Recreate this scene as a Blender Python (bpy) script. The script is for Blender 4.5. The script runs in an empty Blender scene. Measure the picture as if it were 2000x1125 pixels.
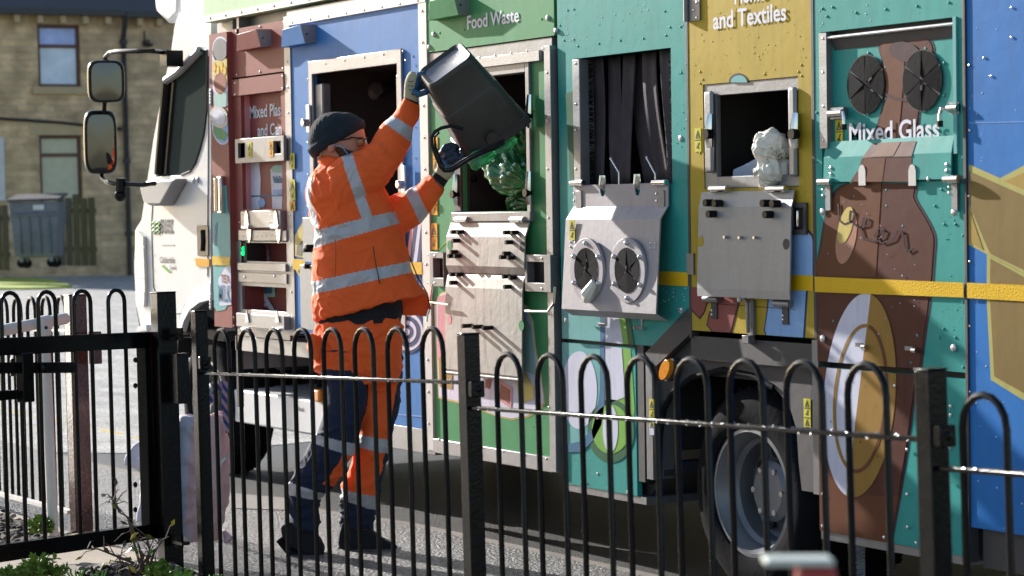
import bpy, bmesh, math, random
from mathutils import Vector, Matrix, noise
from mathutils.geometry import tessellate_polygon
from mathutils.bvhtree import BVHTree
R_ = random.Random(7)
scene = bpy.context.scene
COL = scene.collection

# ------------------------------------------------------------------ camera
FPX = 4700.0                                   # focal length in pixels of the 2000 px wide photograph
Xc = Vector((2700, -117.5, 4700)).normalized() # the lorry's long axis seen from the camera
Zc = Vector((-.0156, 1, .034)); Zc = (Zc - Xc * Zc.dot(Xc)).normalized()
Yc = Zc.cross(Xc)
ROT = Matrix((Xc, Yc, Zc))
CAM = Vector((7.2487, -5.16, 1.48))
cam = bpy.data.cameras.new('camera'); camo = bpy.data.objects.new('camera', cam); COL.objects.link(camo)
camo.matrix_world = Matrix.Translation(CAM) @ ROT.to_4x4()
cam.sensor_width = 36; cam.lens = FPX / 2000 * 36; cam.clip_end = 2000; cam.clip_start = .1
cam.dof.use_dof = True; cam.dof.focus_distance = 9.9; cam.dof.aperture_fstop = 5.6
scene.camera = camo

# ------------------------------------------------------------------ light
SUN = Vector((-.93, -.17, .345)).normalized()  # towards the sun
w = bpy.data.worlds.new('World'); scene.world = w; w.use_nodes = True
nt = w.node_tree; sky = nt.nodes.new('ShaderNodeTexSky'); sky.sky_type = 'NISHITA'; sky.sun_disc = False
sky.sun_elevation = math.asin(SUN.z); sky.sun_rotation = math.atan2(SUN.x, SUN.y)
sky.air_density = 1.0; sky.dust_density = 1.0; sky.ozone_density = 1.0
bg = nt.nodes['Background']; bg.inputs[1].default_value = .09
nt.links.new(sky.outputs[0], bg.inputs[0])
sl = bpy.data.lights.new('sun', 'SUN'); sl.energy = 4.8; sl.angle = math.radians(.5); sl.color = (1, .955, .89)
so = bpy.data.objects.new('sun', sl); COL.objects.link(so); so.location = (-20, -5, 12)
so.rotation_euler = SUN.to_track_quat('Z', 'Y').to_euler()
vs = scene.view_settings; vs.view_transform = 'Standard'; vs.look = 'None'; vs.exposure = 1.12; vs.gamma = 1

# ------------------------------------------------------------------ pixel -> world
def ray(px, py): return ROT @ Vector(((px - 1000) / FPX, (562.5 - py) / FPX, -1))
def at(px, py, Y=0.0):
    d = ray(px, py); return CAM + d * ((Y - CAM.y) / d.y)
def W(px, py, Z): return CAM + ray(px, py) * Z
def gnd(px, py, z=0.0):
    d = ray(px, py); return CAM + d * ((z - CAM.z) / d.z)
FWD = ROT @ Vector((0, 0, -1)); RGT = ROT @ Vector((1, 0, 0))
UP = (ROT @ Vector((-.03, 1, 0))).normalized()       # true vertical: the street climbs to the left
def xz(pts, Y=0.0):
    return [(p.x, p.z) for p in (at(a, b, Y) for a, b in pts)]
def rc(x0, y0, x1, y1, Y=0.0):
    a = at(x0, y0, Y); b = at(x1, y1, Y); return a.x, b.x, b.z, a.z     # X0, X1, Z0, Z1
def rpoly(r): return [(r[0], r[2]), (r[1], r[2]), (r[1], r[3]), (r[0], r[3])]
def clip(poly, r):
    def cut(P, f):
        out = []
        for i in range(len(P)):
            a, b = P[i], P[(i + 1) % len(P)]; fa, fb = f(a), f(b)
            if fa >= 0: out.append(a)
            if (fa >= 0) != (fb >= 0):
                t = fa / (fa - fb); out.append((a[0] + (b[0] - a[0]) * t, a[1] + (b[1] - a[1]) * t))
        return out
    for f in (lambda p: p[0] - r[0], lambda p: r[1] - p[0], lambda p: p[1] - r[2], lambda p: r[3] - p[1]):
        poly = cut(poly, f)
        if len(poly) < 3: return []
    return poly
def smooth(P, sub=5):
    out = []; n = len(P)
    for i in range(n):
        a, b, c, d = P[i - 1], P[i], P[(i + 1) % n], P[(i + 2) % n]
        if math.hypot(b[0] - c[0], b[1] - c[1]) > 90: out.append(b); continue
        for j in range(sub):
            t = j / sub; out.append(tuple(.5 * ((2 * b[k]) + (c[k] - a[k]) * t + (2 * a[k] - 5 * b[k] + 4 * c[k] - d[k]) * t * t + (3 * b[k] - a[k] - 3 * c[k] + d[k]) * t ** 3) for k in (0, 1)))
    return out
def ell(cx, cy, rx, ry, n=36, a0=0, a1=360, rot=0):
    out = []
    for i in range(n + (a1 - a0 < 360)):
        a = math.radians(a0 + (a1 - a0) * i / n); x, y = rx * math.cos(a), ry * math.sin(a)
        c, s = math.cos(math.radians(rot)), math.sin(math.radians(rot))
        out.append((cx + x * c - y * s, cy + x * s + y * c))
    return out

# ------------------------------------------------------------------ materials
def lin(c):
    return tuple((x / 12.92 if x <= .04045 else ((x + .055) / 1.055) ** 2.4) for x in c)
def mat(name, col, rough=.5, metal=0., var=.12, scale=6., bump=0., bscale=60., coat=0., streak=0., scol=(.12, .09, .07),
        stretch=(1, 1, 1), spec=.5, transl=0., alpha=1., speck=0., fine=0., sscale=260):
    m = bpy.data.materials.new(name); m.use_nodes = True; n = m.node_tree; N = n.nodes; L = n.links
    b = N['Principled BSDF']; b.inputs['Roughness'].default_value = rough; b.inputs['Metallic'].default_value = metal
    b.inputs['Coat Weight'].default_value = coat; b.inputs['Coat Roughness'].default_value = .12
    b.inputs['Specular IOR Level'].default_value = spec
    tc = N.new('ShaderNodeTexCoord'); mp = N.new('ShaderNodeMapping'); mp.inputs['Scale'].default_value = stretch
    L.new(tc.outputs['Object'], mp.inputs[0])
    t = N.new('ShaderNodeTexNoise'); t.inputs['Scale'].default_value = scale; t.inputs['Detail'].default_value = 8; t.inputs['Roughness'].default_value = .65
    L.new(mp.outputs[0], t.inputs['Vector'])
    r = N.new('ShaderNodeMapRange'); r.inputs['From Min'].default_value = .25; r.inputs['From Max'].default_value = .75
    r.inputs['To Min'].default_value = 1 - var; r.inputs['To Max'].default_value = 1 + var; L.new(t.outputs[0], r.inputs[0])
    mx = N.new('ShaderNodeMix'); mx.data_type = 'RGBA'; mx.blend_type = 'MULTIPLY'; mx.inputs[0].default_value = 1
    mx.inputs[6].default_value = (*col, 1); L.new(r.outputs[0], mx.inputs[7]); out = mx.outputs[2]
    if streak:
        mp2 = N.new('ShaderNodeMapping'); mp2.inputs['Scale'].default_value = (9, 9, 1.1); L.new(tc.outputs['Object'], mp2.inputs[0])
        t2 = N.new('ShaderNodeTexNoise'); t2.inputs['Scale'].default_value = 2.6; t2.inputs['Detail'].default_value = 9; t2.inputs['Roughness'].default_value = .72
        L.new(mp2.outputs[0], t2.inputs['Vector'])
        r2 = N.new('ShaderNodeMapRange'); r2.inputs['From Min'].default_value = .5; r2.inputs['From Max'].default_value = .72
        r2.inputs['To Max'].default_value = streak; L.new(t2.outputs[0], r2.inputs[0])
        mx2 = N.new('ShaderNodeMix'); mx2.data_type = 'RGBA'; L.new(r2.outputs[0], mx2.inputs[0]); L.new(out, mx2.inputs[6]); mx2.inputs[7].default_value = (*scol, 1)
        out = mx2.outputs[2]
    if speck:
        t3 = N.new('ShaderNodeTexNoise'); t3.inputs['Scale'].default_value = sscale; t3.inputs['Detail'].default_value = 2
        L.new(tc.outputs['Object'], t3.inputs['Vector'])
        r3 = N.new('ShaderNodeMapRange'); r3.inputs['From Min'].default_value = .35; r3.inputs['From Max'].default_value = .65
        r3.inputs['To Min'].default_value = 1 - speck; r3.inputs['To Max'].default_value = 1 + speck; L.new(t3.outputs[0], r3.inputs[0])
        mx3 = N.new('ShaderNodeMix'); mx3.data_type = 'RGBA'; mx3.blend_type = 'MULTIPLY'; mx3.inputs[0].default_value = 1
        L.new(out, mx3.inputs[6]); L.new(r3.outputs[0], mx3.inputs[7]); out = mx3.outputs[2]
    L.new(out, b.inputs['Base Color'])
    rr = N.new('ShaderNodeMapRange'); rr.inputs['To Min'].default_value = max(.03, rough - .1); rr.inputs['To Max'].default_value = min(1, rough + .12); L.new(t.outputs[0], rr.inputs[0]); 
    if rough > .1: L.new(rr.outputs[0], b.inputs['Roughness'])
    if bump:
        tb = N.new('ShaderNodeTexNoise'); tb.inputs['Scale'].default_value = bscale; tb.inputs['Detail'].default_value = 5; L.new(mp.outputs[0], tb.inputs['Vector'])
        bu = N.new('ShaderNodeBump'); bu.inputs['Strength'].default_value = min(1, bump); bu.inputs['Distance'].default_value = .004 * max(1, bump); L.new(tb.outputs[0], bu.inputs['Height']); L.new(bu.outputs[0], b.inputs['Normal'])
    if transl:
        b.inputs['Transmission Weight'].default_value = transl
    if alpha < 1: b.inputs['Alpha'].default_value = alpha
    return m
def paint(name, col, rough=.5, **k):
    a = dict(var=.09, scale=3.5, bump=.25, bscale=14, coat=0, spec=.12, streak=.4, scol=tuple(c * .45 + .03 for c in col)); a.update(k)
    return mat(name, col, rough, **a)
M = {}
M['blue'] = paint('blue_paint', (.045, .19, .50)); M['dblue'] = paint('royal_blue_paint', (.015, .155, .47))
M['green'] = paint('green_paint', (.06, .27, .11)); M['teal'] = paint('teal_paint', (.035, .30, .27))
M['ochre'] = paint('ochre_paint', (.44, .31, .03)); M['red'] = paint('brick_red_paint', (.27, .075, .065))
M['brown'] = paint('bottle_brown_paint', (.085, .023, .016)); M['brown2'] = paint('amber_brown_paint', (.13, .042, .018))
M['plum'] = paint('plum_paint', (.06, .025, .035)); M['tape'] = paint('yellow_reflective_tape', (.72, .43, .01), .45, bscale=150, bump=.5, streak=.12)
M['pwhite'] = paint('lilac_white_vinyl', (.62, .62, .74)); M['letter'] = paint('white_lettering_vinyl', (.72, .72, .8), streak=0)
M['gold'] = paint('gold_brown_vinyl', (.31, .17, .035)); M['oliv'] = paint('olive_vinyl', (.42, .38, .12)); M['tan'] = paint('tan_vinyl', (.22, .145, .045))
M['ltan'] = paint('light_ochre_vinyl', (.38, .25, .06)); M['pink'] = paint('pink_vinyl', (.62, .3, .32)); M['mint'] = paint('mint_vinyl', (.32, .5, .46))
M['cheese'] = paint('cheese_yellow_vinyl', (.62, .48, .14)); M['toast'] = paint('toast_brown_vinyl', (.28, .08, .05)); M['lime'] = paint('lime_green_vinyl', (.2, .42, .07))
M['dgreen'] = paint('dark_green_vinyl', (.03, .12, .06)); M['ltblue'] = paint('light_blue_vinyl', (.25, .42, .72)); M['navyv'] = paint('navy_vinyl', (.03, .04, .13))
M['steelblue'] = paint('steel_blue_vinyl', (.05, .15, .27)); M['lteal'] = paint('pale_teal_vinyl', (.15, .40, .40)); M['topgreen'] = paint('pale_green_roof_panel', (.5, .68, .42))
M['yel'] = paint('sticker_yellow', (.62, .55, .05), streak=0); M['org'] = paint('sticker_orange', (.75, .36, .02), streak=0); M['ink'] = mat('sticker_ink', (.03, .025, .02), .6)
M['skin_vinyl'] = paint('pale_peach_vinyl', (.45, .22, .15))
M['alu'] = mat('brushed_aluminium', (.27, .27, .285), .42, .55, .1, 5, .15, 40, streak=.35, scol=(.2, .17, .15), stretch=(1, 1, 3))
M['aluw'] = mat('bright_aluminium_edge', (.46, .46, .475), .4, .3, .08, 5, streak=.2, scol=(.3, .26, .24))
M['steel'] = mat('galvanised_steel', (.2, .2, .21), .45, .5, .18, 9, .2, 50, streak=.4, scol=(.14, .1, .08))
M['flap'] = mat('dirty_aluminium_sheet', (.35, .335, .31), .55, .1, .2, 9, .3, 40, streak=.85, scol=(.13, .10, .08), fine=1)
M['flapg'] = mat('grey_aluminium_sheet', (.27, .27, .28), .5, .3, .14, 4, .2, 40, streak=.4, scol=(.2, .19, .18))
M['flapp'] = mat('scuffed_aluminium_sheet', (.35, .325, .35), .55, .15, .13, 4, .2, 40, streak=.45, scol=(.25, .2, .2))
M['chrome'] = mat('polished_steel', (.7, .7, .7), .18, 1, .1); M['bolt'] = mat('bolt_steel', (.62, .6, .6), .25, .85, .2, 60)
M['black'] = mat('black_plastic', (.008, .008, .009), .3, 0, .2, spec=.2); M['rubber'] = mat('black_rubber', (.012, .012, .014), .75, 0, .3, 12, .2, 60, spec=.05)
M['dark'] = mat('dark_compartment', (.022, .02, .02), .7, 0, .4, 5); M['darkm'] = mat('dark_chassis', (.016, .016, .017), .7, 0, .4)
M['gap'] = mat('black_seal', (.012, .01, .01), .7); M['archgrey'] = mat('grey_inner_guard_sheet', (.05, .046, .049), .65, .1, .16, 4, .3, 20, streak=.6, scol=(.06, .05, .05))
M['curtain'] = mat('grey_rubber_strip', (.075, .062, .07), .6, 0, .45, 3, .2, 20, spec=.1, streak=.6, scol=(.03, .024, .026))
M['cab'] = mat('white_cab_paint', (.68, .68, .7), .35, 0, .06, 4, spec=.3, streak=.15, scol=(.45, .44, .43))
M['cabgrey'] = mat('grey_cab_plastic', (.28, .28, .29), .5, 0, .08)
M['amb'] = mat('dark_amber_glasses', (.35, .10, .02), .15, 0, .1, coat=1); M['lens'] = mat('amber_lens', (.85, .3, .02), .15, 0, .25, 60, coat=1); M['clear'] = mat('clear_lamp_lens', (.75, .7, .6), .1, 0, .1, coat=1)
M['tyre'] = mat('tyre_rubber', (.008, .008, .010), .85, 0, .35, 10, .4, 50, spec=.05); M['rim'] = mat('silver_rim_paint', (.19, .195, .21), .4, .4, .12, 8)
M['railblack'] = mat('black_railing_gloss', (.004, .004, .0045), .2, 0, .4, 30, .15, 90, spec=.2); M['railrust'] = mat('red_brown_post_gloss', (.045, .011, .009), .25, 0, .4, 14, .5, 60, coat=.6)
M['pvc'] = mat('white_handrail_paint', (.62, .58, .55), .45, 0, .08)
M['orange'] = mat('orange_hi_vis_cloth', (1, .135, .02), .8, 0, .05, 8, .25, 280); M['reflect'] = mat('silver_reflective_tape', (.5, .49, .52), .5, .15, .1, 20, .3, 60)
M['navy'] = mat('navy_work_cloth', (.012, .02, .05), .85, 0, .25, 20, .4, 300); M['blackcloth'] = mat('black_cloth', (.012, .012, .016), .9)
M['skin'] = mat('skin', (.55, .27, .19), .5, 0, .1, 30, .2, 200); M['wool'] = mat('dark_wool_knit', (.012, .020, .028), .95, 0, .3, 40, 1, 230)
M['hair'] = mat('brown_beard', (.09, .04, .02), .8, 0, .3, 90, 1, 300); M['cream'] = mat('cream_knit_glove', (.50, .43, .27), .9, 0, .12, 60, .6, 260)
M['gloveblue'] = mat('blue_latex_coating', (.02, .10, .2), .5, 0, .2, 40, .5, 120); M['glovedark'] = mat('dark_blue_latex_coating', (.012, .03, .06), .45, 0, .3, 40, .5, 120)
M['bin'] = mat('dark_brown_grey_bin_plastic', (.042, .033, .029), .42, 0, .2, 5, .15, 150, streak=.15, scol=(.08, .075, .07)); M['binbase'] = mat('worn_grey_bin_base', (.17, .17, .2), .4, 0, .3, 8, .2, 80, streak=.5, scol=(.3, .3, .33))
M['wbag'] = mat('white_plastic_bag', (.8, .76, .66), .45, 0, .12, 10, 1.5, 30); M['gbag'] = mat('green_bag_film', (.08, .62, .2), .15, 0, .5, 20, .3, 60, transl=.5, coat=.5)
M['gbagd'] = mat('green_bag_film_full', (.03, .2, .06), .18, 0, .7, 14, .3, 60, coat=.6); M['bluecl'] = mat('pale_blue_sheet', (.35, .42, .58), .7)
M['sack'] = mat('pink_white_woven_sack', (.8, .5, .5), .65, 0, .15, 6, 1.5, 45); M['sackw'] = mat('pale_lilac_woven_sack', (.6, .6, .72), .65, 0, .15, 6, 1.5, 45)
M['glass'] = mat('window_glass', (.07, .085, .078), .02, 0, 0, spec=0)
M['mirror'] = mat('mirror_glass', (.085, .085, .09), .02, 1, 0)
M['leaf'] = mat('small_green_leaf', (.11, .19, .03), .6, 0, .5, 30, spec=.15); M['leafb'] = mat('bright_bulb_leaf', (.16, .34, .04), .4, 0, .2); M['twig'] = mat('brown_twig', (.09, .055, .04), .7, 0, .3)
M['leafy'] = mat('yellow_dead_leaf', (.5, .38, .03), .5); M['soil'] = mat('dark_soil', (.035, .028, .022), .95, 0, .5, 14, 1.5, 40, speck=.5)
M['path'] = mat('pale_stone_slab', (.30, .255, .20), .8, 0, .25, 4, .5, 40, streak=.3); M['kerbst'] = mat('kerb_stone', (.17, .15, .13), .85, 0, .3, 6, .5, 40)
M['tarmac'] = mat('gritty_pavement_tarmac', (.125, .122, .122), .5, 0, .3, 2.2, 5, 70, speck=.7, sscale=85); M['road'] = mat('shaded_road_tarmac', (.05, .05, .05), .55, 0, .25, .8, 2, 90, speck=.35)  # road colour kept dark to carry the shade under the lorry
M['roadlit'] = mat('sunlit_pale_road', (.33, .32, .31), .8, 0, .45, 1.3, 2.5, 50, speck=.5, sscale=60, stretch=(1, 2.5, 1)); M['grass'] = mat('verge_grass', (.3, .38, .05), .9, 0, .4, 3, 1, 30)  # sunlight and glare on the road put into a paler base colour
M['yline'] = mat('worn_yellow_line', (.45, .34, .06), .8, 0, .3, 12); M['tactile'] = mat('pinkish_paving', (.2, .18, .165), .8, 0, .2, 10, 1, 60)
M['wood'] = mat('weathered_fence_wood', (.10, .085, .06), .85, 0, .45, 3, stretch=(3, 3, .5)); M['moss'] = mat('mossy_fence_wood', (.11, .095, .045), .9, 0, .4, 3, stretch=(3, 3, .6))
M['binsteel'] = mat('grey_blue_waste_bin_steel', (.14, .155, .19), .5, .3, .3, 2, streak=.4, scol=(.25, .26, .3), stretch=(1, 1, 2)); M['slate'] = mat('slate_roof', (.045, .045, .055), .6, 0, .2, 3)
M['winframe'] = mat('brown_window_frame', (.12, .045, .03), .5); M['gutter'] = mat('black_gutter', (.02, .02, .025), .4); M['stonet'] = mat('pale_lintel_stone', (.5, .37, .22), .85, 0, .15, 2)
M['blind'] = mat('cream_vertical_blind', (.65, .62, .46), .7, 0, .1); M['curt'] = mat('net_curtain_window', (.62, .7, .82), .35, 0, .25, 1.6, coat=.3); M['wdoor'] = mat('white_door', (.6, .6, .62), .5)
M['bluecurt'] = mat('blue_patterned_curtain', (.4, .5, .9), .4, 0, .3, 2.5, coat=.3)
M['fred'] = mat('red_painted_post', (.3, .03, .03), .4); M['fpale'] = mat('pale_cap', (.5, .55, .52), .4)
M['strapr'] = mat('striped_webbing', (.25, .15, .22), .7)
g = M['glass'].node_tree.nodes['Principled BSDF']; g.inputs['Alpha'].default_value = .8
def stripes(m, c1, c2, sc, dirn=(1, 0, 0)):
    n = m.node_tree; N = n.nodes; L = n.links; tc = N.new('ShaderNodeTexCoord'); wv = N.new('ShaderNodeTexWave'); wv.inputs['Scale'].default_value = sc; wv.bands_direction = 'DIAGONAL'
    L.new(tc.outputs['Object'], wv.inputs[0]); r = N.new('ShaderNodeValToRGB'); r.color_ramp.interpolation = 'CONSTANT'
    r.color_ramp.elements[0].color = (*c1, 1); r.color_ramp.elements[1].color = (*c2, 1); r.color_ramp.elements[1].position = .5; L.new(wv.outputs[1], r.inputs[0]); L.new(r.outputs[0], N['Principled BSDF'].inputs['Base Color'])
stripes(M['strapr'], (.5, .3, .35), (.03, .05, .2), 14)
# lit display
ml = bpy.data.materials.new('green_led'); ml.use_nodes = True; b_ = ml.node_tree.nodes['Principled BSDF']; b_.inputs['Base Color'].default_value = (0, .6, .1, 1); b_.inputs['Emission Color'].default_value = (.0, 1, .15, 1); b_.inputs['Emission Strength'].default_value = 1.6; M['led'] = ml
# coursed stone
def stone():
    m = bpy.data.materials.new('coursed_stone'); m.use_nodes = True; n = m.node_tree; N = n.nodes; L = n.links; b = N['Principled BSDF']; b.inputs['Roughness'].default_value = .9
    uv = N.new('ShaderNodeUVMap'); uv.uv_map = 'UVMap'; br = N.new('ShaderNodeTexBrick'); br.inputs['Scale'].default_value = 1; br.inputs['Brick Width'].default_value = .42; br.inputs['Row Height'].default_value = .15
    br.inputs['Mortar Size'].default_value = .012; br.inputs['Color1'].default_value = (.70, .48, .28, 1); br.inputs['Color2'].default_value = (.48, .33, .19, 1); br.inputs['Mortar'].default_value = (.56, .43, .29, 1); br.inputs['Bias'].default_value = -.1
    L.new(uv.outputs[0], br.inputs[0]); t = N.new('ShaderNodeTexNoise'); t.inputs['Scale'].default_value = 2.5; t.inputs['Detail'].default_value = 8; L.new(uv.outputs[0], t.inputs[0])
    r = N.new('ShaderNodeMapRange'); r.inputs['From Min'].default_value = .3; r.inputs['From Max'].default_value = .7; r.inputs['To Min'].default_value = .65; r.inputs['To Max'].default_value = 1.3; L.new(t.outputs[0], r.inputs[0])
    mx = N.new('ShaderNodeMix'); mx.data_type = 'RGBA'; mx.blend_type = 'MULTIPLY'; mx.inputs[0].default_value = 1; L.new(br.outputs[0], mx.inputs[6]); L.new(r.outputs[0], mx.inputs[7]); L.new(mx.outputs[2], b.inputs['Base Color'])
    bu = N.new('ShaderNodeBump'); bu.inputs['Distance'].default_value = .02; L.new(br.outputs[1], bu.inputs['Height']); bu.invert = True; L.new(bu.outputs[0], b.inputs['Normal']); return m
M['stone'] = stone()

# ------------------------------------------------------------------ mesh builder
def wloc(o):
    v = Vector((0, 0, 0))
    while o: v += o.location; o = o.parent
    return v
class MB:
    def __init__(s): s.v = []; s.f = []; s.m = []; s.k = []
    def mi(s, m):
        if m not in s.k: s.k.append(m)
        return s.k.index(m)
    def add(s, vs, fs, m):
        o = len(s.v); s.v += [Vector(v) for v in vs]; i = s.mi(m)
        for f in fs: s.f.append([o + q for q in f]); s.m.append(i)
    def box(s, x0, x1, y0, y1, z0, z1, m):
        s.add([(x, y, z) for x in (x0, x1) for y in (y0, y1) for z in (z0, z1)], [(0, 1, 3, 2), (4, 6, 7, 5), (0, 4, 5, 1), (2, 3, 7, 6), (0, 2, 6, 4), (1, 5, 7, 3)], m)
    def obox(s, o, a, b, c, m):      # oriented box: corner o, edge vectors
        o, a, b, c = map(Vector, (o, a, b, c))
        s.add([o + a * i + b * j + c * k for i in (0, 1) for j in (0, 1) for k in (0, 1)], [(0, 1, 3, 2), (4, 6, 7, 5), (0, 4, 5, 1), (2, 3, 7, 6), (0, 2, 6, 4), (1, 5, 7, 3)], m)
    def cbar(s, p, q, wd, u, m, hu=None):  # bar from p to q, width wd, thickness along u
        p, q, u = Vector(p), Vector(q), Vector(u).normalized(); d = (q - p).normalized(); v = d.cross(u).normalized(); u = v.cross(d); hu = hu or wd
        s.obox(p - v * wd / 2 - u * hu / 2, q - p, v * wd, u * hu, m)
    def prism(s, pts, y0, y1, m, holes=(), ms=None):   # pts in (X, Z)
        if len(pts) < 3: return
        loops = [pts] + list(holes); flat = [p for l in loops for p in l]
        tri = tessellate_polygon([[Vector((p[0], p[1], 0)) for p in l] for l in loops]); n = len(flat)
        s.add([(p[0], y0, p[1]) for p in flat], [tuple(t) for t in tri], m)
        s.add([(p[0], y1, p[1]) for p in flat], [tuple(t)[::-1] for t in tri], ms or m)
        for l in loops:
            for i in range(len(l)):
                a, b = l[i], l[(i + 1) % len(l)]
                s.add([(a[0], y0, a[1]), (b[0], y0, b[1]), (b[0], y1, b[1]), (a[0], y1, a[1])], [(0, 1, 2, 3)], ms or m)
    def pane(s, pts, y, m, th=.0008):
        s.prism(pts, y - th, y, m)
    def quad(s, a, b, c, d, m): s.add([a, b, c, d], [(0, 1, 2, 3)], m)
    def slab(s, a, b, c, d, t, m):   # quad thickened by vector t
        a, b, c, d, t = map(Vector, (a, b, c, d, t)); s.add([a, b, c, d, a + t, b + t, c + t, d + t], [(0, 1, 2, 3), (7, 6, 5, 4), (0, 4, 5, 1), (1, 5, 6, 2), (2, 6, 7, 3), (3, 7, 4, 0)], m)
    def tube(s, P, r, m, n=8, closed=False, caps=True, flat=1.):
        P = [Vector(p) for p in P]; rs = r if isinstance(r, (list, tuple)) else [r] * len(P); N = len(P); rings = []; prev = None
        for i, p in enumerate(P):
            if closed: d = P[(i + 1) % N] - P[i - 1]
            else: d = P[min(i + 1, N - 1)] - P[max(i - 1, 0)]
            d.normalize()
            if prev is None:
                u = d.orthogonal().normalized()
            else:
                u = (prev - d * prev.dot(d)); u = u.normalized() if u.length > 1e-6 else d.orthogonal().normalized()
            prev = u; v = d.cross(u); rings.append([p + (u * math.cos(2 * math.pi * k / n) + v * math.sin(2 * math.pi * k / n) * flat) * rs[i] for k in range(n)])
        vs = [q for rg in rings for q in rg]; fs = []
        for i in range(N if closed else N - 1):
            j = (i + 1) % N
            for k in range(n): fs.append((i * n + k, i * n + (k + 1) % n, j * n + (k + 1) % n, j * n + k))
        if caps and not closed: fs.append(tuple(range(n))[::-1]); fs.append(tuple((N - 1) * n + k for k in range(n)))
        s.add(vs, fs, m)
    def cyl(s, p, q, r, m, n=16, r2=None): s.tube([p, q], [r, r if r2 is None else r2], m, n)
    def dome(s, c, r, m, d=(0, -1, 0), n=8, h=.6):
        c, d = Vector(c), Vector(d).normalized(); u = d.orthogonal().normalized(); v = d.cross(u); vs = []; fs = []
        for j, (rr, hh) in enumerate(((1, 0), (.8, h * .6), (.4, h * .92))): vs += [c + (u * math.cos(2 * math.pi * k / n) + v * math.sin(2 * math.pi * k / n)) * r * rr + d * r * hh for k in range(n)]
        vs.append(c + d * r * h)
        for j in range(2):
            for k in range(n): fs.append((j * n + k, j * n + (k + 1) % n, (j + 1) * n + (k + 1) % n, (j + 1) * n + k))
        for k in range(n): fs.append((2 * n + k, 2 * n + (k + 1) % n, 3 * n))
        s.add(vs, fs, m)
    def loft(s, rings, m, sub=5, n=40, mf=None, e=2.3, caps=True):
        """rings: (L, R, B) with L, R world points and B the half-depth vector; smooth between rings"""
        K = len(rings); out = []; par = []
        def cr(a, b, c, d, t): return .5 * ((2 * b) + (c - a) * t + (2 * a - 5 * b + 4 * c - d) * t * t + (3 * b - a - 3 * c + d) * t ** 3)
        for i in range(K - 1):
            for j in range(sub + (1 if i == K - 2 else 0)):
                t = j / sub; q = [rings[max(0, i - 1)], rings[i], rings[i + 1], rings[min(K - 1, i + 2)]]
                out.append(tuple(cr(*(Vector(x[c]) for x in q), t) for c in range(3))); par.append(i + t)
        vs = []
        for L, Rr, B in out:
            C = (L + Rr) / 2; A = (Rr - L) / 2
            for k in range(n):
                a = 2 * math.pi * k / n; ca, sa = math.cos(a), math.sin(a)
                vs.append(C + A * math.copysign(abs(ca) ** (2 / e), ca) + B * math.copysign(abs(sa) ** (2 / e), sa))
        o = len(s.v); s.v += vs
        for i in range(len(out) - 1):
            for k in range(n):
                mm = m
                if mf:
                    a = 2 * math.pi * (k + .5) / n; mm = mf((par[i] + par[i + 1]) / 2, math.cos(a), math.sin(a)) or m
                s.f.append([o + i * n + k, o + i * n + (k + 1) % n, o + (i + 1) * n + (k + 1) % n, o + (i + 1) * n + k]); s.m.append(s.mi(mm))
        if caps:
            s.f.append([o + k for k in range(n)][::-1]); s.m.append(s.mi(m)); s.f.append([o + (len(out) - 1) * n + k for k in range(n)]); s.m.append(s.mi(m))
    def text(s, txt, r, y, m, sp=1.0, lean=0):     # r = (X0, X1, Z0, Z1) of the word incl. ascender height
        cu = bpy.data.curves.new('t', 'FONT'); cu.body = txt; cu.space_character = sp; cu.resolution_u = 4; ob = bpy.data.objects.new('t', cu); COL.objects.link(ob)
        cu.offset = .018
        dg = bpy.context.evaluated_depsgraph_get(); me = bpy.data.meshes.new_from_object(ob.evaluated_get(dg)); vs = [v.co.copy() for v in me.vertices]; fs = [tuple(p.vertices) for p in me.polygons]
        bpy.data.objects.remove(ob); bpy.data.curves.remove(cu); bpy.data.meshes.remove(me)
        a, b = min(v.x for v in vs), max(v.x for v in vs); c, d = 0, max(v.y for v in vs)
        s.add([(r[0] + (v.x - a) / (b - a) * (r[1] - r[0]), y, r[2] + (v.y - c) / (d - c) * (r[3] - r[2])) for v in vs], fs, m)
    def build(s, name, parent=None, bevel=0, smooth=True, ang=35, seg=2, split=False):
        if split:
            par = list(range(len(s.v)))
            def fd(a):
                while par[a] != a: par[a] = par[par[a]]; a = par[a]
                return a
            key = {}
            for i, v in enumerate(s.v):
                k = (round(v.x, 4), round(v.y, 4), round(v.z, 4)); j = key.setdefault(k, i); par[fd(i)] = fd(j)
            for f in s.f:
                for q in f[1:]: par[fd(q)] = fd(f[0])
            isl = {}
            for i in range(len(s.v)): isl.setdefault(fd(i), []).append(i)
            info = {}
            for k, L in isl.items():
                lo = Vector([min(s.v[i][a] for i in L) for a in range(3)]); hi = Vector([max(s.v[i][a] for i in L) for a in range(3)]); info[k] = (lo, hi, (hi - lo).length)
            big = [k for k in info if info[k][2] > .08] or list(info)[:1]
            def near(k):
                c = (info[k][0] + info[k][1]) / 2; return min(big, key=lambda b: sum(max(info[b][0][a] - c[a], 0, c[a] - info[b][1][a]) ** 2 for a in range(3)))
            own = {k: (k if k in big else near(k)) for k in info}; out = None
            for kb in big:
                b2 = MB(); mp = {}
                for f, m in zip(s.f, s.m):
                    if own[fd(f[0])] != kb: continue
                    for q in f:
                        if q not in mp: mp[q] = len(b2.v); b2.v.append(s.v[q])
                    b2.f.append([mp[q] for q in f]); b2.m.append(b2.mi(s.k[m]))
                out = out or b2.build(name, parent, bevel, smooth, ang, seg); 
                if kb != big[0]: b2.build(name, parent, bevel, smooth, ang, seg)
            return out
        me = bpy.data.meshes.new(name); off = wloc(parent)
        me.from_pydata([v - off for v in s.v], [], s.f)
        for k in s.k: me.materials.append(M[k])
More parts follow.
